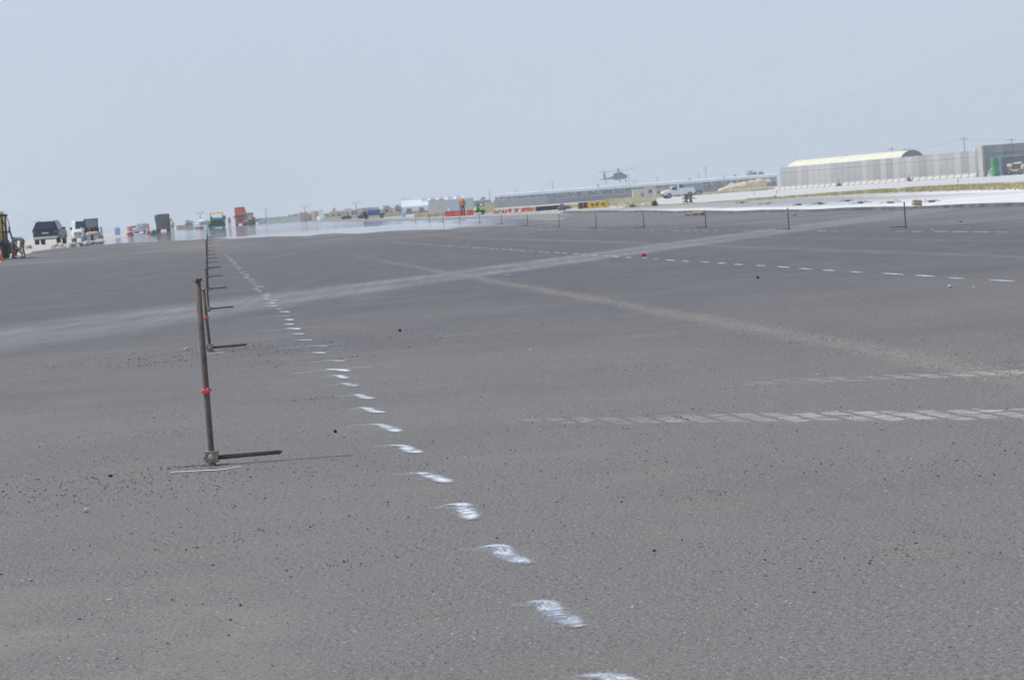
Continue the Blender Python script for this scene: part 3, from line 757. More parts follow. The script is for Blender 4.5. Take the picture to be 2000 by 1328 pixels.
POSES = {
 'stand': LR({'pel': (0, 0, .95), 'spi': (0, .0, 1.12), 'che': (0, -.01, 1.34), 'nec': (0, 0, 1.5), 'hea': (0, .02, 1.6), 'top': (0, .02, 1.70),
   'sho*': (.19, 0, 1.42), 'elb*': (.26, -.02, 1.14), 'wri*': (.25, .08, .91), 'pal*': (.25, .10, .84), 'hip*': (.10, 0, .90), 'kne*': (.12, .02, .50), 'ank*': (.12, 0, .09), 'toe*': (.13, .16, .04)}),
 'squat': LR({'pel': (0, -.12, .34), 'spi': (0, -.05, .50), 'che': (0, .06, .68), 'nec': (0, .15, .82), 'hea': (0, .20, .91), 'top': (0, .22, 1.0),
   'sho*': (.18, .10, .75), 'elb*': (.22, .28, .52), 'wri*': (.12, .46, .32), 'pal*': (.10, .52, .26), 'hip*': (.11, -.10, .32), 'kne*': (.24, .30, .46), 'ank*': (.16, .05, .09), 'toe*': (.18, .22, .04)}),
 'bend': LR({'pel': (0, 0, .93), 'spi': (0, .17, 1.02), 'che': (0, .38, .98), 'nec': (0, .52, .87), 'hea': (0, .60, .78), 'top': (0, .65, .70),
   'sho*': (.18, .42, .92), 'elb*': (.20, .46, .63), 'wri*': (.13, .50, .40), 'pal*': (.11, .52, .33), 'hip*': (.10, -.02, .88), 'kne*': (.13, .06, .48), 'ank*': (.14, -.02, .09), 'toe*': (.15, .14, .04)}),
 'kneel': {'pel': (0, 0, .42), 'spi': (0, .04, .57), 'che': (0, .08, .76), 'nec': (0, .10, .90), 'hea': (0, .13, .985), 'top': (0, .14, 1.07),
   'shoR': (.18, .08, .83), 'elbR': (.34, .16, .66), 'wriR': (.12, .36, .72), 'palR': (.08, .42, .73), 'shoL': (-.18, .08, .83), 'elbL': (-.36, .12, .68), 'wriL': (-.52, .2, .70), 'palL': (-.58, .22, .71),
   'hipR': (.10, 0, .40), 'kneR': (.16, .38, .44), 'ankR': (.18, .33, .09), 'toeR': (.19, .48, .04), 'hipL': (-.10, 0, .40), 'kneL': (-.14, .10, .07), 'ankL': (-.15, -.30, .09), 'toeL': (-.16, -.36, .05)},
}
def tool(t, J):
    w = Vector(J['palR']); MB().box((w.x+.03, w.y+.02, w.z-.16), (.10, .16, .26)).tube([(w.x+.03, w.y+.02, w.z-.03), (w.x+.03, w.y+.02, w.z+.02)], .012, 6).build('tool_bag', 'pinkish', t)
    w = Vector(J['palL']); MB().tube([(w.x, w.y, w.z+.02), (w.x-.05, w.y+.05, .05)], .03, 8).build('white_staff', 'white', t)
def rifle(t, J):
    w = Vector(J['palR']); MB().tube([(w.x-.2, w.y-.05, w.z-.05), (w.x+.25, w.y+.02, w.z+.10), (w.x+.72, w.y+.05, w.z+.2)], [.035, .025, .012], 6).build('rifle', 'dark', t)
person('worker in orange vest and yellow helmet standing at the pavement edge', at(905, 219), R(180), 'stand', ['skin', 'navy', 'trouser', 'boots', 'navy'], 'helm_y', 'vest_o', hold=tool)
person('crouching worker in lime vest with bare dark hair, facing the pile', at(930, 226), R(-70), 'squat', ['skin', 'trouser', 'trouser', 'boots', 'skin'], 'hair', 'vest_y')
person('crouching worker in lime vest and white helmet', at(946, 226), R(75), 'squat', ['skin', 'vest_y', 'trouser', 'boots', 'vest_y'], 'helm_w', 'vest_y')
person('worker in grey blue shirt bending over beside the yellow machine', at(46, 114), R(72), 'bend', ['skin', 'shirt_b', 'khaki', 'boots', 'skin'], 'hair')
person('worker in black crouching at the foot of the yellow machine', at(23, 115), R(-60), 'squat', ['skin', 'trouser', 'trouser', 'boots', 'trouser'], 'hair')
person('kneeling soldier in camouflage, left of the pair in the dip', at(1341, 238), R(150), 'kneel', ['skin2', 'camo', 'camo', 'boots', 'camo'], 'hair')
person('kneeling soldier in camouflage holding a rifle, right of the pair in the dip', at(1350, 238), R(175), 'kneel', ['skin2', 'camo', 'camo', 'boots', 'camo'], 'hair', hold=rifle)
person('worker in lime vest beside the dark dump truck', at(338, 345), R(160), 'stand', ['skin', 'vest_y', 'trouser', 'boots', 'vest_y'], 'helm_w', 'vest_y')
person('worker in orange vest right beside the green paver', at(449, 385), R(170), 'stand', ['skin', 'vest_o', 'trouser', 'boots', 'vest_o'], 'helm_w', 'vest_o')
person('worker in orange vest right of the orange dump truck', at(495, 420), R(190), 'stand', ['skin', 'vest_o', 'trouser', 'boots', 'vest_o'], 'helm_w', 'vest_o')
person('worker in lime vest between the orange truck and another worker', at(489, 425), R(180), 'stand', ['skin', 'vest_y', 'trouser', 'boots', 'vest_y'], 'helm_w', 'vest_y')
person('two legged figure in dark clothes standing beside the low dark trailer', at(717, 300), R(90), 'squat', ['skin', 'trouser', 'trouser', 'boots', 'trouser'], 'hair')

# ------------------------------------------------------------------ vehicles (local +Y forward, X right)
def wheel(t, x, y, r=.38, w=.26, rim='grey', n=18):
    o = MB().tube([(x-w/2, y, r), (x-w*.38, y, r), (x+w*.38, y, r), (x+w/2, y, r)], [r*.88, r, r, r*.88], n).build('wheel', 'black', t)
    s = 1 if x > 0 else -1
    MB().tube([(x+s*(w/2+.002), y, r), (x+s*(w/2+.02), y, r)], [r*.58, r*.5], 12).build('rim', rim, o)
    return o
def suv(label, loc, rz):
    t = thing('parked_car', label, 'car', loc, rz)
    W, L = 1.86, 4.8
    MB().prof([(-2.35, .55), (-2.38, .95), (-2.30, 1.12), (-2.05, 1.72), (-1.9, 1.79), (.15, 1.79), (.85, 1.22), (2.1, 1.08), (2.35, .92), (2.38, .48), (1.9, .42), (-2.1, .42)], W, wt=1.42, belt=1.12).build('body', 'navy', t, bevel=.06)
    for s in (-1, 1):
        MB().poly([(s*(W/2-.06+.012), .62, 1.19), (s*(.735), .10, 1.68), (s*.735, -.55, 1.68), (s*(W/2-.06+.012), -.55, 1.19)]).poly([(s*(W/2-.06+.012), -.65, 1.19), (s*.735, -.65, 1.68), (s*.735, -1.75, 1.68), (s*(W/2-.06+.012), -1.9, 1.19)]).build('side_window', 'glass', t)
        MB().box((s*.80, -2.37, 1.0), (.16, .08, .22)).build('tail_light', 'tail', t)
        MB().tube([(s*.62, -1.8, 1.83), (s*.62, .1, 1.83)], .02, 6).build('roof_rail', 'dark', t)
        MB().box((s*1.0, .55, 1.22), (.2, .1, .15)).build('mirror', 'navy', t, bevel=.02)
        for y in (-1.42, 1.42): wheel(t, s*.82, y, .39)
    MB().poly([(-.74, -2.315, 1.2), (.74, -2.315, 1.2), (.66, -2.085, 1.68), (-.66, -2.085, 1.68)]).build('rear_window', 'glass', t)
    MB().poly([(-.76, .80, 1.27), (.76, .80, 1.27), (.66, .2, 1.74), (-.66, .2, 1.74)]).build('windscreen', 'glass', t)
    MB().box((0, -2.46, .58), (1.8, .2, .2)).build('bumper', 'chrome', t, bevel=.03)
    MB().box((0, -2.40, .92), (.5, .03, .13)).build('number_plate', 'lgrey', t)
    MB().tube([(-.9, -2.1, 1.86), (-.75, -2.1, 1.86)], .07, 8).build('roof_lamp', 'white', t)
    return t
suv('dark blue four wheel drive parked on the dirt with its back to the camera', at(100, 180), R(2))
def van(label, loc, rz):
    t = thing('van', label, 'van', loc, rz)
    MB().prof([(-2.4, .45), (-2.4, 1.85), (-2.2, 1.98), (1.0, 1.98), (1.75, 1.2), (2.3, 1.02), (2.35, .45)], 1.8, wt=1.5, belt=1.15).build('body', 'white', t, bevel=.06)
    MB().poly([(-.68, 1.72, 1.28), (.68, 1.72, 1.28), (.6, 1.12, 1.90), (-.6, 1.12, 1.90)]).build('windscreen', 'glass', t)
    for s in (-1, 1):
        MB().poly([(s*.90, 1.35, 1.2), (s*.79, .95, 1.8), (s*.79, .1, 1.8), (s*.90, .1, 1.2)]).build('side_window', 'glass', t)
        MB().box((s*.68, 2.33, .86), (.34, .08, .2)).build('headlight', 'amber', t)
        MB().box((s*1.02, 1.2, 1.3), (.18, .1, .22)).build('mirror', 'dark', t)
        for y in (-1.5, 1.5): wheel(t, s*.78, y, .36, rim='lgrey')
    MB().box((0, 2.36, .82), (.8, .05, .16)).build('grille', 'dark', t)
    MB().box((0, 2.40, .55), (1.7, .16, .2)).build('bumper', 'lgrey', t, bevel=.03)
    return t
van('white van with orange headlights facing the camera behind the machine', at(163, 205), R(193))
# compressor / bobcat with cab in front of the van
t = thing('skid_steer_loader', 'compact loader with dark framed cab beside the white van', 'loader', at(181, 192), R(192))
MB().box((0, -.2, .62), (1.5, 1.9, .55)).box((0, -1.0, 1.0), (1.3, .7, .5)).build('body', 'lgrey', t, bevel=.05)
c = MB()
for x in (-.5, .5):
    for y in (-.55, .6): c.box((x, y, 1.42), (.08, .08, 1.1))
c.box((0, 0, 2.0), (1.14, 1.3, .08)).box((0, .6, .95), (1.0, .06, .1)).build('cab_frame', 'dark', t)
MB().poly([(-.46, .62, 1.35), (.46, .62, 1.35), (.46, .62, 1.95), (-.46, .62, 1.95)]).build('windscreen', 'skyglass', t)
MB().box((0, -.5, 1.4), (1.0, .05, 1.0)).build('rear_panel', 'dark', t)
MB().box((0, -.25, 1.02), (.5, .5, .16)).box((0, -.45, 1.3), (.5, .12, .5)).build('seat', 'black', t, bevel=.03)
MB().box((0, 1.25, .35), (1.7, .6, .5), rx=.2).build('bucket', 'grey', t, bevel=.03)
for s in (-1, 1):
    MB().tube([(s*.78, -.9, 1.35), (s*.78, .5, 1.1), (s*.78, 1.1, .45)], .07, 6).build('lift_arm', 'lgrey', t)
    for y in (-.65, .55): wheel(t, s*.72, y, .36, .28)
drv = at(181, 192)
person('driver in red top sitting in the compact loader cab', (drv.x, drv.y-.02, drv.z+.72), R(192), 'squat', ['skin', 'red', 'trouser', 'boots', 'red'], 'hair')

def drum(px, Y, h, m, label, group=None, r=.22):
    t = thing('traffic_drum', label, 'drum', at(px, Y), 0, group)
    MB().tube([(0, 0, 0), (0, 0, .06)], r*1.25, 14).build('base', 'black', t)
    b = MB().tube([(0, 0, .06), (0, 0, h*.35)], [r, r*.97], 14, 0).tube([(0, 0, h*.351), (0, 0, h*.52)], [r*.97, r*.93], 14, 1).tube([(0, 0, h*.521), (0, 0, h*.72)], [r*.93, r*.9], 14, 0).tube([(0, 0, h*.721), (0, 0, h*.82)], [r*.9, r*.87], 14, 1).tube([(0, 0, h*.821), (0, 0, h)], [r*.87, r*.8], 14, 0)
    b.build('barrel', [m, 'white'], t); return t
def cone(px, Y, h, label, group='traffic cones'):
    t = thing('traffic_cone', label, 'cone', at(px, Y), 0, group)
    MB().box((0, 0, .02), (h*.55, h*.55, .04)).build('base', 'orange', t)
    r = h*.2
    MB().tube([(0, 0, .041), (0, 0, h*.5)], [r, r*.6], 14, 0).tube([(0, 0, h*.501), (0, 0, h*.72)], [r*.6, r*.36], 14, 1).tube([(0, 0, h*.721), (0, 0, h)], [r*.36, r*.14], 14, 0).build('cone_body', ['orange', 'white'], t)
    return t
cone(1, 112, .72, 'orange cone cut by the left edge of the picture, under the yellow machine')
cone(29, 122, .75, 'faded pink and white cone behind the bending worker')
cone(9, 135, .7, 'orange cone half hidden behind the yellow machine')
drum(253, 330, 1.2, 'red', 'leftmost red and white drum beside the small white car', r=.38)
drum(258, 335, 1.25, 'orange', 'red and white drum directly left of the small white car')
drum(290, 360, 1.45, 'red', 'tall red and white drum between white car and dark dump truck')
drum(393, 400, 1.2, 'red', 'red drum left of the white tank')
for i, (px, Y) in enumerate([(299, 300), (303, 318)]): bush(px, Y, .9, .6, ['low dry bush beside the tall red drum', 'low dry bush left of the dark dump truck'][i], 40+i)

# yellow paving machine cut by the left edge
p = at(-20, 116); t = thing('yellow_crane_truck', 'yellow machine with black hydraulic frame, cut by the left edge', 'machine', p, 0)
MB().prof([(-1.1, .9), (-1.1, 2.35), (.9, 2.35), (1.1, 1.9), (1.1, .9)], 1.5, wt=1.4, belt=1.9).build('body', 'yellow', t, bevel=.08)
MB().box((0, 0, .72), (1.6, 2.3, .35)).build('chassis', 'dark', t)
m_ = MB()
for x, h in ((.82, 2.2), (1.0, 2.1)): m_.box((x, -.3, h/2+.1), (.07, .08, h-.2))
m_.box((.93, -.3, 2.12), (.36, .08, .1)).box((.93, -.3, 1.3), (.36, .06, .07)).box((1.05, -.3, .55), (.5, .5, .35)).tube([(.85, -.35, 1.9), (1.0, -.35, 1.5), (.9, -.35, 1.1), (1.1, -.35, .6)], .035, 6)
m_.tube([(1.05, -.35, 2.1), (1.18, -.35, 1.7), (1.1, -.35, 1.2)], .02, 6).tube([(1.13, -.3, 1.5), (1.3, -.3, .7)], .045, 6).tube([(1.13, -.3, 1.5), (1.2, -.3, 1.52)], .04, 6).build('hydraulic_frame', 'dark', t)
MB().poly([(.72, -1.0, 1.6), (.72, -.2, 1.6), (.705, -.2, 2.2), (.705, -1.0, 2.2)]).build('side_window', 'glass', t)
for y in (-.8, .8):
    for x in (-.65, .65): wheel(t, x, y, .42, .3)
# kerb strip, bags and rubble by the dirt edge
def sacks(px, Y, n, label, seed, m='fabric', s=.35):
    t_ = at(px, Y); rr = random.Random(seed); mb = MB()
    for i in range(n): mb.blob((rr.uniform(-.5, .5)*s*n*.5, rr.uniform(-.3, .3), s*.3+(i % 2)*.1), (s*1.3, s, s*.6), 2, .12, seed+i)
    o = mb.build('rubble_pile', m); o.location = t_; return tag(o, label, 'rubble')
for i, (px, Y, n, s) in enumerate([(120, 165, 3, .35), (141, 168, 4, .35), (160, 172, 4, .4), (175, 176, 3, .35), (197, 186, 3, .5), (106, 160, 3, .3), (60, 150, 3, .3)]):
    sacks(px, Y, n, ['pale stones right of the dark car wheel', 'pale stones left of the white van', 'pale stones in front of the white van', 'pale stones under the compact loader', 'large pale stone right of the compact loader', 'pale stones directly under the dark car', 'pale stones left of the dark car'][i], 60+i, 'rockw', s)
for i, (px, Y) in enumerate([(178, 190), (186, 190)]):
    q = at(px, Y-1.3); o = MB().blob((0, 0, .85), (.7, .5, .3), 2, .12, 90+i).box((0, 0, .35), (.5, .4, .7)).build('cement_sack', 'fabric'); o.location = q; tag(o, ['stacked pale sacks, left pile before the compact loader', 'stacked pale sacks, right pile before the compact loader'][i], 'sack')
# portable toilet
t = thing('portable_toilet', 'pale violet portable toilet right of the compact loader', 'toilet', at(230, 345), .2); t.scale = (.85,)*3
MB().box((0, 0, .62), (.9, .9, 1.2)).build('cabin', 'lilac', t, bevel=.03)
MB().box((0, 0, 1.3), (.98, .98, .12), taper=.7).build('roof', 'lilac', t); MB().box((0, -.46, .6), (.6, .03, 1.0)).build('door', 'lilac', t)
# small white car
def smallcar(px, Y, rz, label, m='white'):
    t = thing('parked_car', label, 'car', at(px, Y), rz)
    MB().prof([(-2., .3), (-2.05, .8), (-1.7, .9), (-1.2, 1.4), (.4, 1.42), (1.1, .92), (1.95, .8), (2., .3)], 1.7, wt=1.3, belt=.92).build('body', m, t, bevel=.06)
    for s in (-1, 1):
        MB().poly([(s*.84, .85, .96), (s*.665, .35, 1.36), (s*.665, -1.05, 1.36), (s*.84, -1.4, .96)]).build('side_window', 'glass', t)
        for y in (-1.25, 1.25): wheel(t, s*.75, y, .31, .2, 'lgrey', 12)
    MB().poly([(-.7, -1.73, .94), (.7, -1.73, .94), (.6, -1.3, 1.36), (-.6, -1.3, 1.36)]).build('rear_window', 'glass', t)
    MB().poly([(-.7, 1.04, .99), (.7, 1.04, .99), (.6, .52, 1.38), (-.6, .52, 1.38)]).build('windscreen', 'glass', t)
    return t
smallcar(267, 410, 2.6, 'small white car right of two red and white drums')
smallcar(401, 430, 1.2, 'white car left of the green paver')
def dump_truck(label, loc, rz, cab, body, raised=0., cabw='glass', sc_=1.):
    t = thing('dump_truck', label, 'truck', loc, rz); t.scale = (sc_,)*3
    MB().box((0, -.6, .78), (.9, 6.8, .3)).build('chassis', 'dark', t)
    c = MB().prof([(1.6, .7), (1.6, 2.85), (3.2, 2.85), (3.5, 1.9), (3.55, .6)], 2.4).build('cab', cab, t, bevel=.08)
    MB().poly([(-1.05, 3.29, 2.66), (1.05, 3.29, 2.66), (1.05, 3.515, 1.95), (-1.05, 3.515, 1.95)]).build('windscreen', cabw, c)
    for s in (-1, 1):
        MB().poly([(s*1.215, 2.1, 1.85), (s*1.215, 3.2, 1.85), (s*1.215, 3.0, 2.6), (s*1.215, 2.1, 2.6)]).build('side_window', cabw, c)
        MB().box((s*1.4, 3.2, 2.2), (.25, .12, .6)).build('mirror', 'dark', c)
        MB().box((s*.9, 3.56, .95), (.4, .06, .22)).build('headlight', 'lgrey', c)
        for y in (-3.2, -1.9, 2.5): wheel(t, s*1.0, y, .52, .4)
    MB().box((0, 3.56, 1.35), (1.5, .05, .5)).build('grille', 'dark', c)
    MB().box((0, 3.62, .62), (2.4, .2, .32)).build('bumper', cab, c)
    b = MB().box((0, -1.4, 2.1), (2.4, 5.6, .1)).box((-1.2, -1.4, 2.7), (.08, 5.6, 1.3)).box((1.2, -1.4, 2.7), (.08, 5.6, 1.3)).box((0, 1.38, 2.8), (2.4, .08, 1.5)).box((0, -4.2, 2.65), (2.4, .08, 1.2))
    b.box((0, 1.75, 3.5), (2.4, .8, .08))
    for y in range(-4, 2): b.box((1.26, y, 2.7), (.06, .12, 1.3)).box((-1.26, y, 2.7), (.06, .12, 1.3))
    for x in (-.7, 0, .7): b.box((x, -4.27, 2.65), (.1, .06, 1.2))
    if not raised: b.box((0, -4.0, 1.45), (2.3, .1, 1.2)).box((0, -4.27, 1.95), (2.4, .08, .12)).box((0, -4.27, 1.2), (2.3, .08, .12))
    bo = b.build('tipping_bed', body, t)
    if raised:
        bo.location = (0, -4.1*(1-math.cos(raised))+2.1*math.sin(raised)*0, 0)
        bo.matrix_local = Matrix.Translation((0, -4, 2.1)) @ Matrix.Rotation(raised, 4, 'X') @ Matrix.Translation((0, 4, -2.1))
    MB().box((0, -4.1, .75), (2.3, .1, .25)).build('rear_bar', 'red', t)
    return t
dump_truck('dusty dark dump truck with high rear bed left of the trees', at(320, 395), R(4), 'brown', 'brown', sc_=.84)
dump_truck('orange dump truck facing the camera with its bed raised', at(471, 500), R(184), 'truck_orange', 'truck_orange', raised=R(9), sc_=.87)
# green paver
t = thing('road_paver', 'green road paver with a yellow canopy roof', 'machine', at(425, 372), R(186)); t.scale = (.93, .93, .90)
MB().box((0, 0, .95), (2.3, 4.2, .9)).build('body', 'dark', t, bevel=.05)
MB().box((-.1, 1.6, 1.62), (1.9, .7, .42)).box((.0, 1.98, 1.3), (2.1, .1, .7)).build('engine_hood', 'green', t, bevel=.06)
MB().box((0, 2.1, .55), (2.9, .9, .6)).build('hopper', 'dark', t, bevel=.04)
MB().box((-1.25, 2.2, 1.15), (.4, .5, .4)).build('side_cover', 'green', t); MB().box((1.35, 2.2, 1.1), (.55, .5, .5)).build('tool_box', 'yellow', t, bevel=.03)
MB().box((0, 2.6, .28), (2.7, .15, .3)).build('front_bar', 'green', t)
for x in (-1., 1.):
    for y in (-1.2, 1.2): MB().box((x, y, 2.0), (.07, .07, 1.3)).build('canopy_post', 'dark', t)
MB().box((0, 0, 2.72), (2.7, 3.2, .14), taper=.85).build('canopy', 'yellow', t, bevel=.03)
MB().box((0, 1.55, 2.62), (2.2, .08, .1)).build('canopy_trim', 'truck_orange', t)
MB().box((-1.25, 0, 1.75), (.5, 1., .7)).build('control_box', 'grey', t); MB().box((.9, -1.0, 1.6), (.5, .6, .8)).build('operator_seat', 'dark', t)
for x in (-1.05, 1.05): MB().prof([(-1.9, .12), (-2.1, .4), (-1.8, .72), (1.5, .72), (1.8, .4), (1.6, .12), (0, 0.0)], .35).build('track', 'black', t).location = (x, 0, 0)
# green machine behind the orange truck, white tank
t = thing('road_roller', 'dark green machine partly hidden behind the orange truck', 'machine', at(487, 520), R(170))
MB().box((0, 0, 1.1), (1.9, 4, 1.0)).build('body', 'green_box', t, bevel=.05); MB().box((0, -.3, 2.1), (1.6, 1.6, 1.2)).build('cab', 'grey', t, bevel=.05)
MB().tube([(-.95, 1.8, .65), (.95, 1.8, .65)], .65, 16).build('drum', 'grey', t); MB().tube([(-.95, -1.6, .65), (.95, -1.6, .65)], .65, 16).build('drum', 'grey', t)
t = thing('water_tank', 'white water tank on legs left of the green paver', 'tank', at(399, 420), 0)
MB().tube([(-.9, 0, 1.2), (-.8, 0, 1.2), (.8, 0, 1.2), (.9, 0, 1.2)], [.3, .45, .45, .3], 14).build('tank', 'white', t)
MB().box((-.5, 0, .4), (.1, .5, .8)).box((.5, 0, .4), (.1, .5, .8)).box((0, 0, .75), (1.5, .5, .08)).build('frame', 'lgrey', t)
# blue tarp truck and low trailer
t = thing('flatbed_truck', 'dark low truck with a blue tarpaulin load on the mirage pavement', 'truck', at(731, 310), R(-85))
MB().box((0, 0, .55), (1.5, 3.0, .16)).build('bed', 'dark', t); MB().box((0, 0, .92), (1.3, 1.7, .55)).build('tarpaulin', 'blue', t, bevel=.08)
MB().box((0, -1.2, .8), (1.3, .5, .4)).build('cab', 'dark', t, bevel=.04)
for s in (-1, 1):
    for y in (-1.0, 1.0): wheel(t, s*.65, y, .26, .2, 'grey', 12)
# white pickup
t = thing('pickup_truck', 'white utility pickup with service boxes and an open door, parked on the far taxiway', 'pickup', at(1325, 372), R(104))
MB().prof([(-2.6, .7), (-2.6, 1.15), (.35, 1.15), (.35, 1.82), (1.2, 1.82), (1.75, 1.28), (2.55, 1.15), (2.65, .6), (2.2, .5), (-2.2, .5)], 1.9, wt=1.6, belt=1.2).build('body', 'white', t, bevel=.06)
MB().poly([(-.76, 1.70, 1.36), (.76, 1.70, 1.36), (.70, 1.28, 1.77), (-.70, 1.28, 1.77)]).build('windscreen', 'glass', t)
for s in (-1, 1):
    MB().box((s*.84, -1.1, 1.3), (.3, 2.5, .42)).build('service_box', 'white', t, bevel=.02)
    MB().poly([(s*.93, .45, 1.26), (s*.93, 1.45, 1.26), (s*.83, 1.1, 1.76), (s*.83, .45, 1.76)]).build('side_window', 'glass', t)
    MB().box((s*.72, 2.6, .95), (.3, .06, .18)).build('headlight', 'lgrey', t)
    for y in (-1.65, 1.75): wheel(t, s*.84, y, .43, .28, 'grey')
MB().box((1.25, .55, 1.0), (.65, .06, .95)).build('open_door', 'white', t)
MB().box((.96, .95, 1.0), (.02, .72, 1.1)).build('door_opening', 'dark', t)
MB().box((0, 2.68, .65), (1.9, .14, .25)).build('bumper', 'dark', t); MB().box((-.8, .15, 1.75), (.18, .2, 1.0)).build('beacon_post', 'white', t)
# dark army truck behind the pickup
t = thing('army_truck', 'dark dusty cargo truck parked behind the white pickup', 'truck', at(1346, 470), R(75))
MB().box((0, .3, .85), (2.2, 5.6, .3)).build('chassis', 'dark', t); MB().prof([(1.4, .9), (1.4, 2.3), (2.4, 2.3), (2.8, 1.7), (3.3, 1.6), (3.3, .8)], 2.1).build('cab', 'olive', t, bevel=.06)
MB().box((0, -1., 1.7), (2.2, 3.6, 1.4)).build('cargo_box', 'grey', t, bevel=.04); MB().box((1.08, 2.0, 1.9), (.03, .6, .5)).build('side_window', 'glass', t)
MB().box((0, 1.1, 1.6), (2.0, .3, 1.3)).build('blue_panel', 'navy', t)
for s in (-1, 1):
    for y in (-2., -.8, 2.4): wheel(t, s*.95, y, .5, .35)

# ------------------------------------------------------------------ barriers, barrels, signs
def water_barrier(px, Y, rz, m, label, group='plastic water barriers', s_=1.):
    t = thing('plastic_barrier', label, 'barrier', at(px, Y), rz, group); t.scale = (min(1, s_*1.2), s_, s_)
    MB().prof([(-.25, 0), (-.25, .15), (-.12, .35), (-.08, .62), (.08, .62), (.12, .35), (.25, .15), (.25, 0)], 1.05).build('barrier_body', m, t, bevel=.02)
    return t
seq = ['red', 'orange', 'red', 'orange', 'red']
for i in range(5): water_barrier(879+i*9.2, 238+i*.5, 0.08, seq[i], '%s orange red barrier from the left in the row behind the standing worker' % nth(i), s_=.84)
for i in range(6): water_barrier(1001+i*6.6, 262-i*.5, .25, ['red', 'white', 'red', 'white', 'red', 'orange'][i], '%s barrier from the left in the red and white row beside the black board' % nth(i), s_=.7)
def lying_drum(px, Y, label):
    t = thing('traffic_drum', label, 'drum', at(px, Y), .3, 'drums lying by the shoulder'); t.scale = (.7,)*3
    MB().tube([(-.3, 0, .25), (-.05, 0, .25)], .25, 14, 0).tube([(-.049, 0, .25), (.16, 0, .25)], .24, 14, 1).tube([(.161, 0, .25), (.35, 0, .25)], .22, 14, 0).build('barrel', ['red', 'white'], t)
lying_drum(970, 248, 'striped drum lying on its side, left of the lying pair'); lying_drum(985, 248, 'striped drum lying on its side, right of the lying pair')
rubble(938, 224, 14, 7, 'rockw', 'small pale pile between the two crouching workers', 9, 4)
t = thing('tarpaulin_heap', 'pale blue covered heap behind the left barriers', 'tarpaulin', at(880, 262), 0)
MB().blob((0, 0, .4), (.55, .5, .95), 2, .1, 3).build('cover', 'skyblue', t, smooth=True)
# black board
def board(px0, px1, Y, ztop, label, name, m, cat, rz=0.):
    a = at(px0, Y); b = at(px1, Y); L = (b-a).length; c = (a+b)/2
    t = thing(name, label, cat, c, math.atan2(b.y-a.y, b.x-a.x)+rz)
    return t, L
t, L = board(1047, 1095, 225, .55, 'long low black board seen from behind, left of the yellow sign', 'taxiway_sign', None, 'sign')
MB().box((0, 0, .30), (L, .14, .42)).build('panel', 'sign_k', t, bevel=.01)
for x in (-L*.4, 0, L*.4): MB().box((x, 0, .045), (.06, .06, .09)).build('leg', 'grey', t)
t, L = board(1129.5, 1190, 238, .8, 'yellow taxiway sign with letter F between two arrows and a dark left panel', 'taxiway_sign', None, 'sign')
hh = .64
MB().box((0, 0, hh/2+.06), (L, .12, hh)).build('cabinet', 'sign_k', t, bevel=.01)
x0 = -L/2+.30*L
MB().box(((x0+L/2)/2, -.066, hh/2+.06), (L/2-x0-.04, .012, hh-.06)).build('yellow_panel', 'sign_y', t)
MB().box((-L/2+.02, -.066, hh/2+.06), (.04, .012, hh-.04)).box((-L/2+.155*L, -.066, .09), (L*.30, .012, .05)).box((-L/2+.17*L, -.066, hh/2+.08), (.035, .012, hh*.75)).build('panel_trim', 'sign_y', t)
def text(s, size, loc, m, par, name='lettering'):
    cu = bpy.data.curves.new(name, 'FONT'); cu.body = s; cu.size = size; cu.extrude = .004; cu.align_x = 'CENTER'; cu.offset = .022
    o = bpy.data.objects.new('t', cu); COL.objects.link(o); bpy.context.view_layer.update()
    me = bpy.data.meshes.new_from_object(o.evaluated_get(bpy.context.evaluated_depsgraph_get())); bpy.data.objects.remove(o)
    me.name = name; me.materials.clear(); me.materials.append(M[m]); o = bpy.data.objects.new(name, me); COL.objects.link(o)
    o.parent = par; o.location = loc; o.rotation_euler = (R(90), 0, 0); return o
text('F', .52, (x0+.47*(L/2-x0), -.079, .20), 'sign_k', t)
def arrow(cx, d):
    z = hh/2+.06; mb = MB().box((cx, -.078, z), (.42, .010, .085))
    for s in (-1, 1): mb.box((cx+d*.13, -.0785, z+s*.085), (.27, .012, .08), ry=s*d*.7)
    mb.build('arrow', 'sign_k', t)
arrow(x0+.28*(L/2-x0), -1); arrow(x0+.70*(L/2-x0), 1)
for x in (-L*.4, 0, L*.4): MB().box((x, 0, .03), (.08, .08, .06)).build('leg', 'grey', t)
# small survey posts on the far apron
for i, (px, Y, h, m) in enumerate([(1473, 300, .45, 'orange'), (1517, 290, .4, 'orange'), (1871, 215, .4, 'orange'), (1417, 210, .25, 'dark'), (1236, 205, .4, 'dark')]):
    t = thing('marker_post', ['orange marker post left of the blast wall corner', 'orange marker post closest to the blast wall corner', 'orange marker post before the right part of the wall', 'short dark marker post right of the soldiers', 'thin dark marker post right of the yellow sign'][i], 'post', at(px, Y))
    MB().tube([(0, 0, 0), (0, 0, h)], .04, 8).build('post', m, t); MB().tube([(0, 0, 0), (0, 0, .03)], .1, 8).build('foot', 'dark', t)

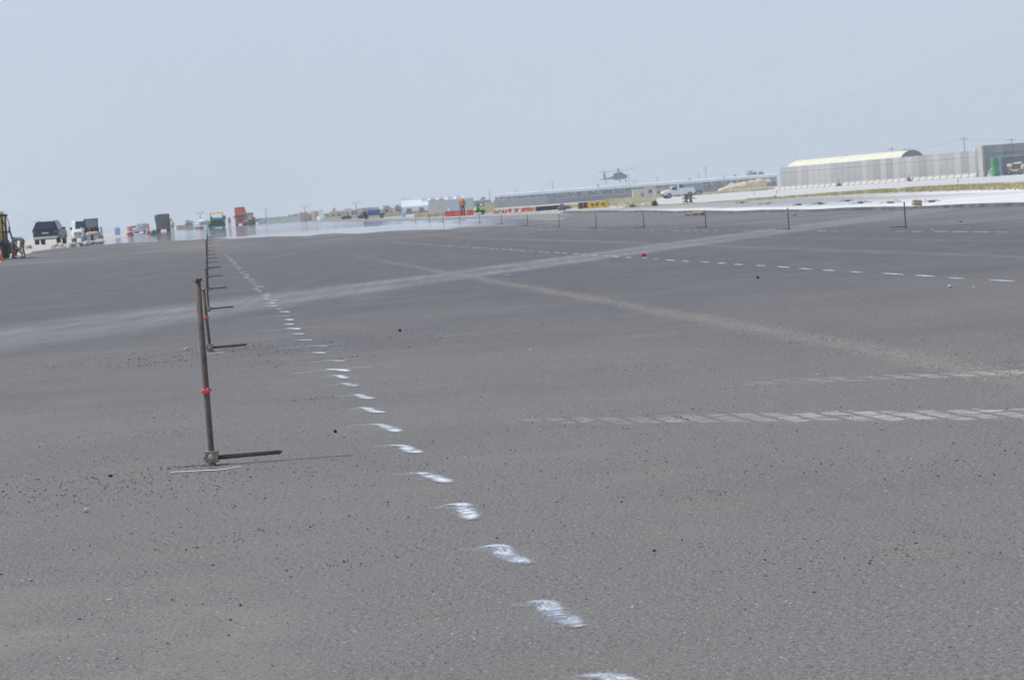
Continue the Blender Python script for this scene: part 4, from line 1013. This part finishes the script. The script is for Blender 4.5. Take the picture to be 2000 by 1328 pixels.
# ------------------------------------------------------------------ blast wall of T panels
A = at(1527, 380); B = at(1923.5, 325)
NP = 32
def panel_mesh(w, h, back=False):
    return MB().prof([(-.75, 0), (-.75, .16), (-.15, .42), (-.11, h), (.11, h), (.15, .42), (.75, .16), (.75, 0)], w-.03)
dirv = (B-A); ang = math.atan2(dirv.y, dirv.x); wl = dirv.length/NP
protos = []
cmats = [mat('blast wall concrete %s' % q, c, .9, col2=c2, scale=.5, bump=.2) for q, c, c2 in (('mid', (.42, .405, .385), (.36, .35, .33)), ('pale', (.49, .475, .45), (.41, .40, .38)), ('dark', (.36, .345, .33), (.31, .30, .29)))]
rr = random.Random(2)
for i in range(NP):
    u = (i+.5)/NP; c = A+dirv*u; c.z = zg(c.x, c.y)-.02
    k_ = rr.choice([0, 0, 1, 2, 0, 1])
    lab = 'grey concrete blast wall panel, %s from the left end of the long wall' % nth(i)
    t = thing('blast_wall_panel', lab, 'wall panel', c, ang, 'blast wall panels in the long row')
    hh = 3.60+.0*i
    if len(protos) <= 2:
        pass
    key = k_
    hit = [p for p in protos if p[0] == key]
    if hit:
        for q in hit[0][1]:
            cc = q.copy(); COL.objects.link(cc); cc.parent = t
    else:
        a = panel_mesh(wl, 3.62).build('wall_panel', cmats[key], t)
        b = MB().box((0, -.118, 2.75), (wl-.03, .02, .05)).build('score_line', 'dbuild', t)
        protos.append((key, [a, b]))
# jersey blocks along its foot
jb = None
ofs = Vector((math.sin(ang), -math.cos(ang), 0))*1.15
for i in range(NP):
    u = (i+.5)/NP; c = A+dirv*u+ofs; c.z = zg(c.x, c.y)-.01
    lab = 'low pale concrete block at the foot of the wall, %s from the left' % nth(i)
    if jb is None:
        jb = thing('concrete_block', lab, 'barrier', c, ang, 'concrete blocks along the blast wall')
        MB().prof([(-.3, 0.0), (-.3, .15), (-.12, .35), (-.12, .58), (.12, .58), (.15, .35), (.3, .15), (.3, 0.0)], wl-.22).build('block_body', 'jersey', jb, bevel=.02)
    else: dup(jb, c, ang, lab)
# small brown thing on the foot of the wall
for i, u in enumerate((.365, .71)):
    c = A+dirv*u+ofs*1.5; c.z = zg(c.x, c.y)
    o = MB().blob((0, 0, .3), (.7, .5, .6), 1, .3, 5+i).tube([(0, 0, 0), (.1, 0, 1.0)], .05, 6).build('scrap_heap', 'brown'); o.location = c
    tag(o, ['brown scrap heap before the middle of the long wall', 'brown scrap heap before the right half of the long wall'][i], 'scrap')
# end wall, taller, facing the camera
E0 = at(1924, 300); z0 = E0.z
n_e = 6; we = 1.25
for i in range(n_e):
    c = Vector((E0.x+.1+(i+.5)*we, 300.+.02*i, zg(E0.x, 300)-.02))
    t = thing('blast_wall_panel', 'tall blast wall panel at the right edge, %s from the corner' % nth(i), 'wall panel', c, 0, 'tall panels at the right edge')
    MB().prof([(-.5, 0), (-.5, .16), (-.14, .4), (-.11, 4.0), (.11, 4.0), (.14, .4), (.5, .16), (.5, 0)], we-.03).build('wall_panel', cmats[[2, 0, 2, 0, 1, 0][i]], t)
    MB().box((0, -.118, 2.9), (we-.03, .02, .06)).build('score_line', 'dbuild', t)
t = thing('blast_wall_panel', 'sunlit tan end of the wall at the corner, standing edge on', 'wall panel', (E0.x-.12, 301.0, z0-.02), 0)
MB().box((0, 0, 2.0), (.28, 2.6, 4.0)).build('wall_panel', 'conc_lit', t)  # sunlight on this side is put into a paler, warmer concrete colour
for i in range(2):
    o = MB().prof([(-.3, 0.0), (-.12, .35), (-.09, .8), (.09, .8), (.12, .35), (.3, 0.0)], 1.1).build('concrete_block', 'jersey'); o.location = (E0.x+.75+i*1.15, 299.0, z0)
    tag(o, ['low pale block left of the green cabinet', 'low pale block behind the green cabinet'][i], 'barrier')
g = at(1944, 297); t = thing('steel_cabinet', 'tall green steel cabinet in front of the corner of the wall', 'cabinet', g, .35)
MB().box((0, 0, 1.15), (.72, .8, 2.3)).build('cabinet_body', 'green_box', t, bevel=.03); MB().box((.1, -.41, 1.15), (.45, .03, 2.1)).build('door', 'green_box', t)
g = at(1937, 296); o = MB().blob((0, 0, .9), (.35, .3, .3), 2, .1, 2).tube([(0, 0, 0), (0, 0, .8)], .04, 6).build('lamp_post', 'lgrey'); o.location = g; tag(o, 'small round grey fitting on a post left of the green cabinet', 'lamp')
g = at(1953, 297.5); o = MB().box((0, 0, 1.2), (.42, .5, 2.35)).build('gate_post', 'skyblue', bevel=.02); o.location = g; tag(o, 'pale blue square gate post beside the green cabinet', 'post')
g = at(1958, 298); t = thing('corrugated_gate', 'grey ribbed steel gate at the right edge', 'gate', g, 0)
mb = MB().box((2.2, 0, 1.2), (4.4, .05, 2.3))
for i in range(20): mb.box((.11+i*.22, -.06, 1.2), (.09, .08, 2.3))
mb.build('gate_leaf', 'grey', t); MB().box((2.2, -.02, 2.42), (4.4, .16, .1)).build('top_rail', 'lgrey', t)
t = thing('tractor', 'small tan tractor with white hood in front of the ribbed gate', 'tractor', at(1981, 294), R(80))
MB().box((0, -.2, .55), (.8, 1.5, .3)).build('chassis', 'tan2', t, bevel=.04); MB().box((0, .5, 1.25), (.7, .6, .35)).box((0, -.5, 1.45), (.65, 1.1, .2)).build('hood', 'white', t, bevel=.08)
MB().box((0, .45, .8), (.55, .5, .6)).build('engine', 'pinkish', t); MB().box((0, .1, 1.1), (.1, .1, .8)).build('post', 'dark', t)
for s in (-1, 1):
    for y in (-.8, .6): wheel(t, s*.5, y, .33, .2, 'grey', 12)
o = MB().blob((0, 0, .6), (.8, .8, 1.2), 2, .25, 6).build('soil_heap', 'soil'); o.location = at(1999, 296); tag(o, 'brown yellow heap cut by the right edge', 'heap')
# vaulted shelter behind the long wall
pf = A+dirv*.0; pn = A+dirv*.595
ax = dirv.normalized(); nrm = Vector((-ax.y, ax.x, 0))
if nrm.x < 0: nrm = -nrm
nrm = Vector((abs(nrm.x), nrm.y, 0))
t = thing('vaulted_shelter', 'cream vaulted tunnel roof rising behind the long grey wall', 'shelter', pf+nrm*3.2, ang)
Lv = (pn-pf).length; rv = 2.35; zc_ = 2.22
def arch(x, r, n=14): return [(x, -r*math.cos(math.pi*i/n), zc_+r*math.sin(math.pi*i/n)) for i in range(n+1)]
secs = []
for q in (0., .02, 1.): secs.append([(Lv*q, y, z) for (_, y, z) in [(0, -rv, 0.)]+arch(0, rv)+[(0, rv, 0.)]])
mb = MB()
rings = [[mb.bm.verts.new(p_) for p_ in s_] for s_ in secs]
for a, b in zip(rings, rings[1:]):
    for k_ in range(len(a)-1):
        f = mb.bm.faces.new((a[k_], a[k_+1], b[k_+1], b[k_])); f.smooth = True
mb.build('roof', 'offwhite', t)
for q in (.0, .5, 1.):
    pass
for x in (0.02, Lv-.02):
    mb = MB(); mb.poly([(x, -rv+.02, 0)]+[(x, y*.99, zc_+(z-zc_)*.99) for (_, y, z) in arch(0, rv)]+[(x, rv-.02, 0)]); mb.build('end_wall', 'gbuild', t)  # shade on the end faces is put into this darker grey
mb = MB().tube(arch(Lv, rv), .04, 5); mb.build('end_rib', 'conc_lit', t)

# ------------------------------------------------------------------ long sunshade hangar
S0 = at(968, 900); S1 = at(1524, 900)
Ls = S1.x-S0.x; zb_ = .15
t = thing('aircraft_shade', 'very long open shed with thin pale flat roof behind the helicopter', 'shed', (S0.x, 900, zb_), 0)
zr0 = up(S0, 380)-zb_; zr1 = up(S1, 340.5)-zb_
zr = (zr0+zr1)/2
MB().prof([(-2, zr-1.1), (-2, zr-.1), (10, zr+.25), (10, zr-.6)], Ls).build('roof', 'roofw', t).location = (Ls/2, 0, 0)
MB().box((Ls/2, 9.5, (zr-1.)/2), (Ls, .3, zr-1.)).build('back_wall', 'dbuild', t)
for i in range(23):
    x = 1.5+i*(Ls-3)/22
    MB().box((x, -1.5, (zr-1.1)/2), (.35, .35, zr-1.1)).build('column', 'grey', t)
rr = random.Random(12)
mb = MB()
for i in range(300):
    x = rr.uniform(1, Ls-1); z = rr.choice([zr-1.5, zr-1.9, zr-2.2, zr*.35, zr*.55]); mb.box((x, rr.uniform(2, 8), z), (rr.uniform(.2, 1.1), .2, rr.uniform(.2, .6)))
mb.build('stored_panels', 'white', t)['kind'] = 'stuff'
for i in range(60):
    x = rr.uniform(1, Ls-1); h = rr.uniform(1, 2.6); MB().box((x, rr.uniform(1, 7), h/2), (rr.uniform(1, 4), 1.2, h)).build('stored_crate', 'brown', t)
# grey brown screen wall before its left part
def simple_building(px0, px1, ytop, Y, m, label, name='building', roof=None, win=0, depth=6., door=False, ybot=None):
    a = at(px0, Y); b = at(px1, Y); w = b.x-a.x; zt = up((a+b)/2, ytop); zz = min(a.z, b.z)-.3; h = zt-zz
    t = thing(name, label, 'building', ((a.x+b.x)/2, Y, zz), 0)
    wl_ = MB().box((0, depth/2, h/2), (w, depth, h)).build('wall', m, t)
    rf = roof or 'lgrey'
    MB().box((0, depth/2, h+.08), (w+.3, depth+.3, .16)).build('roof', rf, t)
    for i in range(win):
        x = -w/2+(i+.5)*w/win
        f = MB().box((x, -.03, h*.62), (min(1., w/win*.4), .06, h*.28)).build('window', 'glass', t)
    if door: MB().box((w*.3, -.03, h*.35), (.9, .06, h*.6)).build('door', 'brown', t)
    return t
simple_building(965, 1070, 388.5, 780, 'gbuild', 'grey brown screen wall under the left part of the long roof', depth=1, win=0)
simple_building(1072, 1240, 383, 790, 'dbuild', 'dark low wall under the middle of the long roof', depth=1)
simple_building(1237, 1260, 371.5, 620, 'tan2', 'small cream hut with pale roof left of the white pickup', roof='roofw', depth=4, door=True)
simple_building(1280, 1310, 368, 640, 'tan', 'small tan hut directly behind the white pickup', roof='pinkish', depth=4, win=2)
simple_building(1312, 1336, 363, 640, 'gbuild', 'grey cargo container behind the cab of the white pickup', depth=3, door=True)
simple_building(1262, 1280, 366, 660, 'lgrey', 'pale grey shed between the cream hut and the tan hut', depth=3, win=1)
simple_building(1236, 1248, 353, 910, 'white', 'small white box room standing on the long flat roof', roof='white', depth=3, win=1)
# orange soil mound with pipes
g = at(1468, 560); mb = MB()
for i in range(9): mb.blob((-6+i*1.0+random.uniform(-.4, .4), 0, .5+.12*i), (3.4, 3, 1.6+.12*i), 2, .15, i)
for i in range(7): mb.blob((-4.5+i*1.4, .6, 1.5+.08*i), (2.2, 2, 1.1), 1, .25, 30+i, 1)
o = mb.build('soil_heap', ['soil', 'fabric']); o.location = g; tag(o, 'orange and pale heap of soil and sacks left of the long wall', 'heap')
g = at(1480, 545); o = MB().prof([(-.5, 0), (-.5, .5), (.5, .6), (.5, 0)], 14).build('earth_berm', 'jersey', bevel=.1); o.location = g; tag(o, 'low pale earth bank under the orange heap', 'bank')
# left grey building with raised white roofs
g0 = at(785, 640); g1 = at(902, 600)
t = thing('warehouse', 'large white roofed warehouse with a row of roof vents', 'warehouse', (g0.x, 640, .4), 0)
Lw = g1.x-g0.x
ztop = up(Vector((g0.x+Lw/2, 640, 0)), 391)-.4
MB().prof([(0, ztop-1.3), (7, ztop+.4), (14, ztop-1.3), (14, ztop-1.6), (0, ztop-1.6)], Lw).build('roof', 'roofw', t).location = (Lw/2, 0, 0)
MB().box((Lw/2, .35, ztop-2.1), (Lw-.4, .3, 1.0)).build('upper_wall', 'white', t)
MB().box((Lw/2, 7, (ztop-2.6)/2), (Lw-.6, 13, ztop-2.6)).build('wall', 'pinkish', t)
for i in range(5): MB().box((Lw*(.35+.14*i), 6, ztop+.5), (1.0, 1.6, .75)).build('roof_vent', 'white', t)
for i in range(4): MB().box((Lw*(.12+.2*i), .2, 1.), (1.4, .1, 1.1)).build('window', 'dbuild', t)
simple_building(866, 925, 390, 560, 'lgrey', 'grey building behind the standing worker', roof='lgrey', depth=8)
simple_building(838, 868, 392, 570, 'jersey', 'pale building with red posts left of the grey building', roof='lgrey', depth=5)
simple_building(922, 960, 392, 600, 'gbuild', 'low grey building right of the standing worker', roof='white', depth=6, win=1)
simple_building(948, 966, 397, 480, 'tan', 'small tan wall block before the long shed', depth=1.)
# far row of small buildings
rowb = [(586, 600, 416, 'pinkish', 0), (600, 609, 418, 'gbuild', 0), (609, 616, 414, 'tan2', 0), (616, 622, 414, 'pinkish', 0), (634, 643, 418, 'gbuild', 0), (646, 668, 414, 'tan', 2), (668, 674, 413, 'pinkish', 0), (675, 685, 409, 'tan2', 1), (686, 700, 411, 'gbuild', 2), (700, 708, 408, 'tan2', 0), (709, 729, 407, 'pinkish', 2),
        (730, 740, 406, 'tan', 1), (744, 770, 409, 'tan2', 3), (750, 760, 403, 'pinkish', 1), (772, 786, 404, 'gbuild', 1)]
desc = ['pinkish block at the right end of the long cream wall', 'grey low block beside a light pole', 'narrow sand coloured tower block', 'brown block left of the white tank tower', 'grey low shed right of the white tank tower', 'wide tan house with two windows', 'brown annex at the right of the wide tan house', 'cream house with one window', 'grey sheds behind the cream house', 'narrow cream tower left of a brown block', 'brown house behind the blue tarpaulin', 'tan house right of the blue tarpaulin', 'long sand house with three windows', 'pinkish upper storey on the long sand house', 'grey house left of the white warehouse']
for i, (a, b, y, m, w) in enumerate(rowb): simple_building(a, b, y, 640+(i*37 % 50), m, desc[i], win=w, depth=5, roof=('lgrey' if i % 3 else 'tan'), door=(i % 4 == 1))
simple_building(636, 700, 423, 600, 'tan2', 'long low sand wall before the row of houses', depth=.4, name='compound_wall')
simple_building(700, 780, 418, 600, 'tan', 'long low tan wall right of the sand wall', depth=.4, name='compound_wall')
simple_building(505, 587, 425, 620, 'jersey', 'long cream wall right of the orange truck', depth=.4, name='compound_wall')
simple_building(345, 400, 440, 620, 'tan2', 'faint low cream wall behind the dump truck', depth=.4, name='compound_wall')
t = thing('water_tower', 'white tank tower on a broad white base in the far row', 'tower', at(628, 610), 0)
MB().tube([(0, 0, 0), (0, 0, 1.2)], 1.15, 16).build('base', 'white', t, bevel=.1); MB().box((0, 0, 2.1), (1.1, 1.1, 1.8)).build('tank', 'white', t, bevel=.1)
for i, (px, Y) in enumerate([(673, 420), (680, 420), (705, 400)]):
    o = MB().blob((0, 0, .3), (1.2, .6, .7), 2, .2, i).tube([(-.6, 0, .2), (.6, 0, .5)], .06, 5).build('scrap_heap', 'dark'); o.location = at(px, Y); tag(o, ['left dark scrap heap by the sand wall', 'middle dark scrap heap by the sand wall', 'right dark scrap heap by the tan wall'][i], 'scrap')
o = MB().box((0, 0, .45), (.8, .8, .9)).build('storage_tank', 'skyblue', bevel=.1); o.location = at(788, 430); tag(o, 'pale blue cube tank before the white warehouse', 'tank')

# ------------------------------------------------------------------ trees
def tree(px, Y, w, h, label, seed):
    t = thing('tree', label, 'tree', at(px, Y), 0, 'far hazy trees'); rr = random.Random(seed)
    tk = MB().tube([(0, 0, 0), (.1, 0, h*.3), (0, .1, h*.6)], [h*.04, h*.03, h*.012], 7)
    cl = []
    for _ in range(9):
        a = rr.uniform(0, 6.28); r = rr.uniform(.1, .38)*w; z = rr.uniform(.35, .85)*h
        cl.append((Vector((r*math.cos(a), r*math.sin(a), z)), rr.uniform(.14, .26)*w)); tk.tube([(0, 0, h*.3), cl[-1][0]], [h*.018, h*.006], 5)
    tk.build('trunk', 'bark', t)
    mb = MB()
    for c, r in cl:
        for _ in range(95):
            d = Vector((rr.gauss(0, 1), rr.gauss(0, 1), rr.gauss(0, .75)))
            d = d.normalized()*r*rr.random()**.4; p_ = c+d; s_ = w*.035
            mb.poly([p_+Vector((rr.gauss(0, s_), rr.gauss(0, s_), rr.gauss(0, s_))) for _ in range(3)])
    mb.build('crown', 'leaf', t)
for i, (px, Y, wp, hp, lab) in enumerate([
    (281, 640, 26, 18, 'hazy tree behind the small white car'), (370, 640, 20, 18, 'hazy tree right of the dark dump truck'), (506, 700, 15, 13, 'small dark tree right of the orange truck'),
    (575, 640, 24, 15, 'wide dark tree at the end of the cream wall'), (654, 760, 9, 28, 'thin tree behind the wide tan house'), (682, 760, 10, 22, 'dark tree behind the cream house'),
    (778, 760, 10, 26, 'dark narrow tree left of the warehouse'), (946, 720, 18, 26, 'tall tree behind the crouching workers'), (1044, 1010, 10, 32, 'left low tree above the long roof, far left'), (1058, 1010, 12, 33, 'second low tree above the long roof'),
    (1171, 1010, 10, 34, 'low tree above the roof left of the helicopter'), (1347, 1010, 16, 34, 'round tree above the roof behind the pickup'), (1440, 1010, 12, 34, 'small tree left of the largest far tree'), (1469, 1010, 26, 40, 'largest far tree above the long roof'), (1490, 1010, 22, 34, 'low tree between the largest far tree and the wall'),
    (760, 720, 20, 18, 'low tree behind the sand house'), (545, 900, 20, 12, 'faint low tree behind the cream wall')]):
    tree(px, Y, wp/F*Y, hp/F*Y, lab, 100+i)
# ------------------------------------------------------------------ poles
def pole(px, Y, ytop, label, arms=2, lamp=False, name='utility_pole'):
    b = at(px, Y); zt = up(b, ytop); h = zt-b.z
    t = thing(name, label, 'pole', b, .2)
    MB().tube([(0, 0, 0), (0, 0, h)], [.00008*Y+.08, .00005*Y+.06], 7).build('pole', 'wood' if not lamp else 'grey', t)
    for i in range(arms): MB().box((0, 0, h-.4-i*1.0), (2.0, .10, .10)).build('cross_arm', 'wood', t)
    if lamp:
        for s in (-1, 1): MB().box((s*.7, 0, h), (.7, .5, .4)).build('lamp_head', 'white', t)
    return b, h
pole(1082, 980, 354, 'utility pole with two cross arms left of the helicopter'); pole(1381, 980, 326, 'tall utility pole right of the army truck'); pole(1367, 1050, 338, 'shorter utility pole left of the tall one', 1)
pole(1286, 1050, 346, 'faint short pole right of the helicopter', 1); pole(1231, 985, 340, 'pole directly right of the helicopter nose', 1)
for i, (px, y) in enumerate([(1558, 312), (1657, 302), (1746, 288), (1771, 290), (1887, 268), (1979, 270)]):
    pole(px, 520, y, ['utility pole above the left end of the vaulted roof', 'thin pole above the middle of the vaulted roof', 'pole at the right end of the vaulted roof', 'utility pole just right of the vaulted roof', 'tall utility pole above the right part of the long wall', 'utility pole above the wall at the right edge'][i], 1)
def wire(p0, p1, sag, label):
    mb = MB(); pts = [Vector(p0).lerp(Vector(p1), i/12)-Vector((0, 0, sag*(1-(i/6-1)**2))) for i in range(13)]
    o = mb.tube(pts, .02, 4).build('overhead_wire', 'grey'); tag(o, label, 'wire')
pz = []
for px, y in [(1558, 316), (1771, 293), (1887, 271), (1979, 273), (2080, 264)]:
    b = at(px, 520); pz.append(Vector((b.x, 520, up(b, y))))
for i, lab in enumerate(['overhead wire above the vaulted roof', 'overhead wire right of the vaulted roof', 'overhead wire between the two right hand poles', 'overhead wire leaving the picture at right']): wire(pz[i], pz[i+1], .35, lab)
for i, (px, y, Y) in enumerate([(597, 403, 640), (697, 396, 650), (521, 408, 700), (793, 388, 660), (958, 374, 760), (1010, 370, 950), (393, 416, 640), (1416, 344, 700), (1804, 305, 420), (1917, 291, 400), (598, 400, 900)]):
    if i == 10: continue
    pole(px, Y, y, ['floodlight pole above the pinkish block', 'floodlight pole above the grey sheds', 'faint floodlight pole right of the orange truck', 'floodlight pole left of the warehouse', 'floodlight pole at the left end of the long roof', 'floodlight pole above the left part of the long roof', 'floodlight pole left of the paver', 'floodlight pole left of the orange soil heap', 'floodlight head peeping over the middle of the long wall', 'floodlight head peeping over the right of the long wall'][i], 0, True, 'floodlight_pole')

# ------------------------------------------------------------------ helicopter (local +X nose)
hp_ = at(1212, 900)
hz = up(hp_, 352.5)
t = thing('helicopter', 'dark grey military helicopter hovering over the long roof', 'helicopter', (hp_.x, 900, hz), 0); t.scale = (.95,)*3
t.rotation_euler = (0, R(-4), R(-54))
def ell(x, zc2, wy, hz_, n=16, pw=.75):
    return [(x, wy*math.copysign(abs(math.cos(2*math.pi*i/n))**pw, math.cos(2*math.pi*i/n)), zc2+hz_*math.copysign(abs(math.sin(2*math.pi*i/n))**pw, math.sin(2*math.pi*i/n))) for i in range(n)]
MB().loft([ell(4.9, .85, .25, .3), ell(4.6, .9, .65, .55), ell(3.9, 1.05, .95, .75), ell(3.0, 1.25, 1.1, 1.0), ell(2.0, 1.35, 1.18, 1.12), ell(0, 1.35, 1.2, 1.12), ell(-1.8, 1.35, 1.15, 1.1), ell(-3.2, 1.45, .75, .8), ell(-4.5, 1.5, .45, .5), ell(-7.5, 1.55, .28, .33), ell(-9.2, 1.6, .22, .3)]).build('fuselage', 'olive', t)
MB().loft([ell(2.3, 2.5, .5, .25), ell(1.4, 2.75, .85, .42), ell(-.5, 2.8, .95, .45), ell(-2.2, 2.5, .6, .3)]).build('engine_deck', 'olive', t)
for s in (-1, 1):
    e = MB().loft([ell(.6, 2.65, .3, .3, 10), ell(-.8, 2.7, .38, .36, 10), ell(-1.9, 2.65, .3, .3, 10)]).build('engine', 'dark', t); e.location = (0, s*.95, 0)
    MB().poly([(2.6, s*1.16, 1.5), (3.6, s*1.02, 1.45), (3.3, s*.95, 2.05), (2.6, s*1.03, 2.15)]).build('cockpit_window', 'glass', t)
    MB().box((-.4, s*1.21, 1.35), (1.7, .04, 1.4)).build('cabin_door', 'dark', t)
    MB().tube([(2.6, s*1.0, .5), (2.5, s*1.45, .1), (2.4, s*1.5, -.35)], [.14, .10, .08], 6).build('landing_strut', 'dark', t)
    w_ = MB().tube([(2.4, s*1.5-.12, -.45), (2.4, s*1.5+.12, -.45)], .36, 14).build('wheel', 'black', t)
MB().poly([(3.65, -.75, 1.62), (3.65, .75, 1.62), (3.05, .72, 2.2), (3.05, -.72, 2.2)]).poly([(3.95, -.6, 1.75), (3.95, .6, 1.75), (3.66, .7, 1.8), (3.66, -.7, 1.8)]).build('windscreen', 'glass', t)
MB().tube([(-8.2, 0, 1.4), (-8.4, 0, .3)], .09, 6).build('tail_strut', 'dark', t); MB().tube([(-8.4, -.1, .05), (-8.4, .1, .05)], .28, 12).build('wheel', 'black', t)
MB().box((-9.2, 0, 1.5), (1.1, 4.4, .12), ry=.25).build('stabilator', 'dark', t, bevel=.03)
MB().prof([(0, 0), (1.3, 0), (.55, 2.5), (-.1, 2.5)], .22).build('tail_fin', 'olive', t)
fin = kids(t)[-1]; fin = [c for c in kids(t) if c.name.startswith('tail_fin')][0]; fin.rotation_euler = (0, 0, R(90)); fin.location = (-8.6, 0, 1.5)
hub = MB().tube([(0, 0, 2.95), (0, 0, 3.65)], [.28, .22], 10).tube([(0, 0, 3.65), (0, 0, 3.85)], .5, 12).build('rotor_mast', 'dark', t)
hub.location = (.2, 0, 0)
for k_ in range(4):
    a = R(50+90*k_); mb = MB(); pts = []
    for q in range(9):
        r_ = .4+7.75*q/8; pts.append((r_*math.cos(a), r_*math.sin(a), 3.75+.55*(r_/8)**2))
    rings = []
    ca = Vector((-math.sin(a), math.cos(a), 0))
    for q, p_ in enumerate(pts):
        w_ = .14 if q == 0 else .27
        rings.append([Vector(p_)+ca*w_+Vector((0, 0, .02)), Vector(p_)+Vector((0, 0, .07)), Vector(p_)-ca*w_+Vector((0, 0, .02)), Vector(p_)-Vector((0, 0, .05))])
    mb.loft(rings, False).build('rotor_blade', 'dark', hub)
th = MB().tube([(-9.5, .25, 3.9), (-9.5, .5, 3.9)], .2, 8).build('tail_rotor_hub', 'dark', t)
for k_ in range(4):
    a = R(20+90*k_); MB().box((-9.5+.85*math.cos(a), .5, 3.9+.85*math.sin(a)), (1.5, .05, .22), ry=-a).build('tail_rotor_blade', 'dark', th)

# ------------------------------------------------------------------ haze, sky, sun, camera
HAZE_D = .00046
k = NT('dusty air'); vol = k.n('ShaderNodeVolumePrincipled'); k.t.nodes.remove(k.b)
vol.inputs['Color'].default_value = (.85, .925, 1.0, 1); vol.inputs['Density'].default_value = HAZE_D; vol.inputs['Anisotropy'].default_value = .08
k.l(vol.outputs[0], k.out.inputs['Volume'])
hz_o = MB().box((0, 5150, 449), (11000, 10900, 906)).build('haze', k.m); hz_o['kind'] = 'stuff'

SUN = Vector((-.60, .0, .82)).normalized()
el = math.asin(SUN.z); az = math.atan2(SUN.x, SUN.y)
w = bpy.data.worlds.new('World'); sc.world = w; w.use_nodes = True
nt = w.node_tree; bg = nt.nodes['Background']; sky = nt.nodes.new('ShaderNodeTexSky')
sky.sky_type = 'NISHITA'; sky.sun_disc = False; sky.sun_elevation = el; sky.sun_rotation = az; sky.altitude = 1400; sky.dust_density = .4; sky.air_density = 1.0; sky.ozone_density = 2.
nt.links.new(sky.outputs[0], bg.inputs[0]); bg.inputs[1].default_value = .135
L = bpy.data.lights.new('sun', 'SUN'); L.energy = 4.2; L.angle = R(.53); L.color = (1, .955, .89)
lo = bpy.data.objects.new('sun', L); COL.objects.link(lo); lo.rotation_euler = SUN.to_track_quat('Z', 'Y').to_euler()
cam = bpy.data.cameras.new('camera'); co = bpy.data.objects.new('camera', cam); COL.objects.link(co); sc.camera = co
cam.sensor_width = 36; cam.lens = 36*F/2000; cam.clip_end = 30000; cam.clip_start = .1
co.matrix_world = Matrix.Translation((0, 0, HC)) @ CAMROT.to_4x4()
cam.dof.use_dof = True; cam.dof.focus_distance = 11.0; cam.dof.aperture_fstop = 14.
sc.view_settings.view_transform = 'Standard'; sc.view_settings.look = 'None'; sc.view_settings.exposure = .25; sc.view_settings.gamma = 1
sc.cycles.volume_bounces = 1; sc.cycles.use_denoising = True
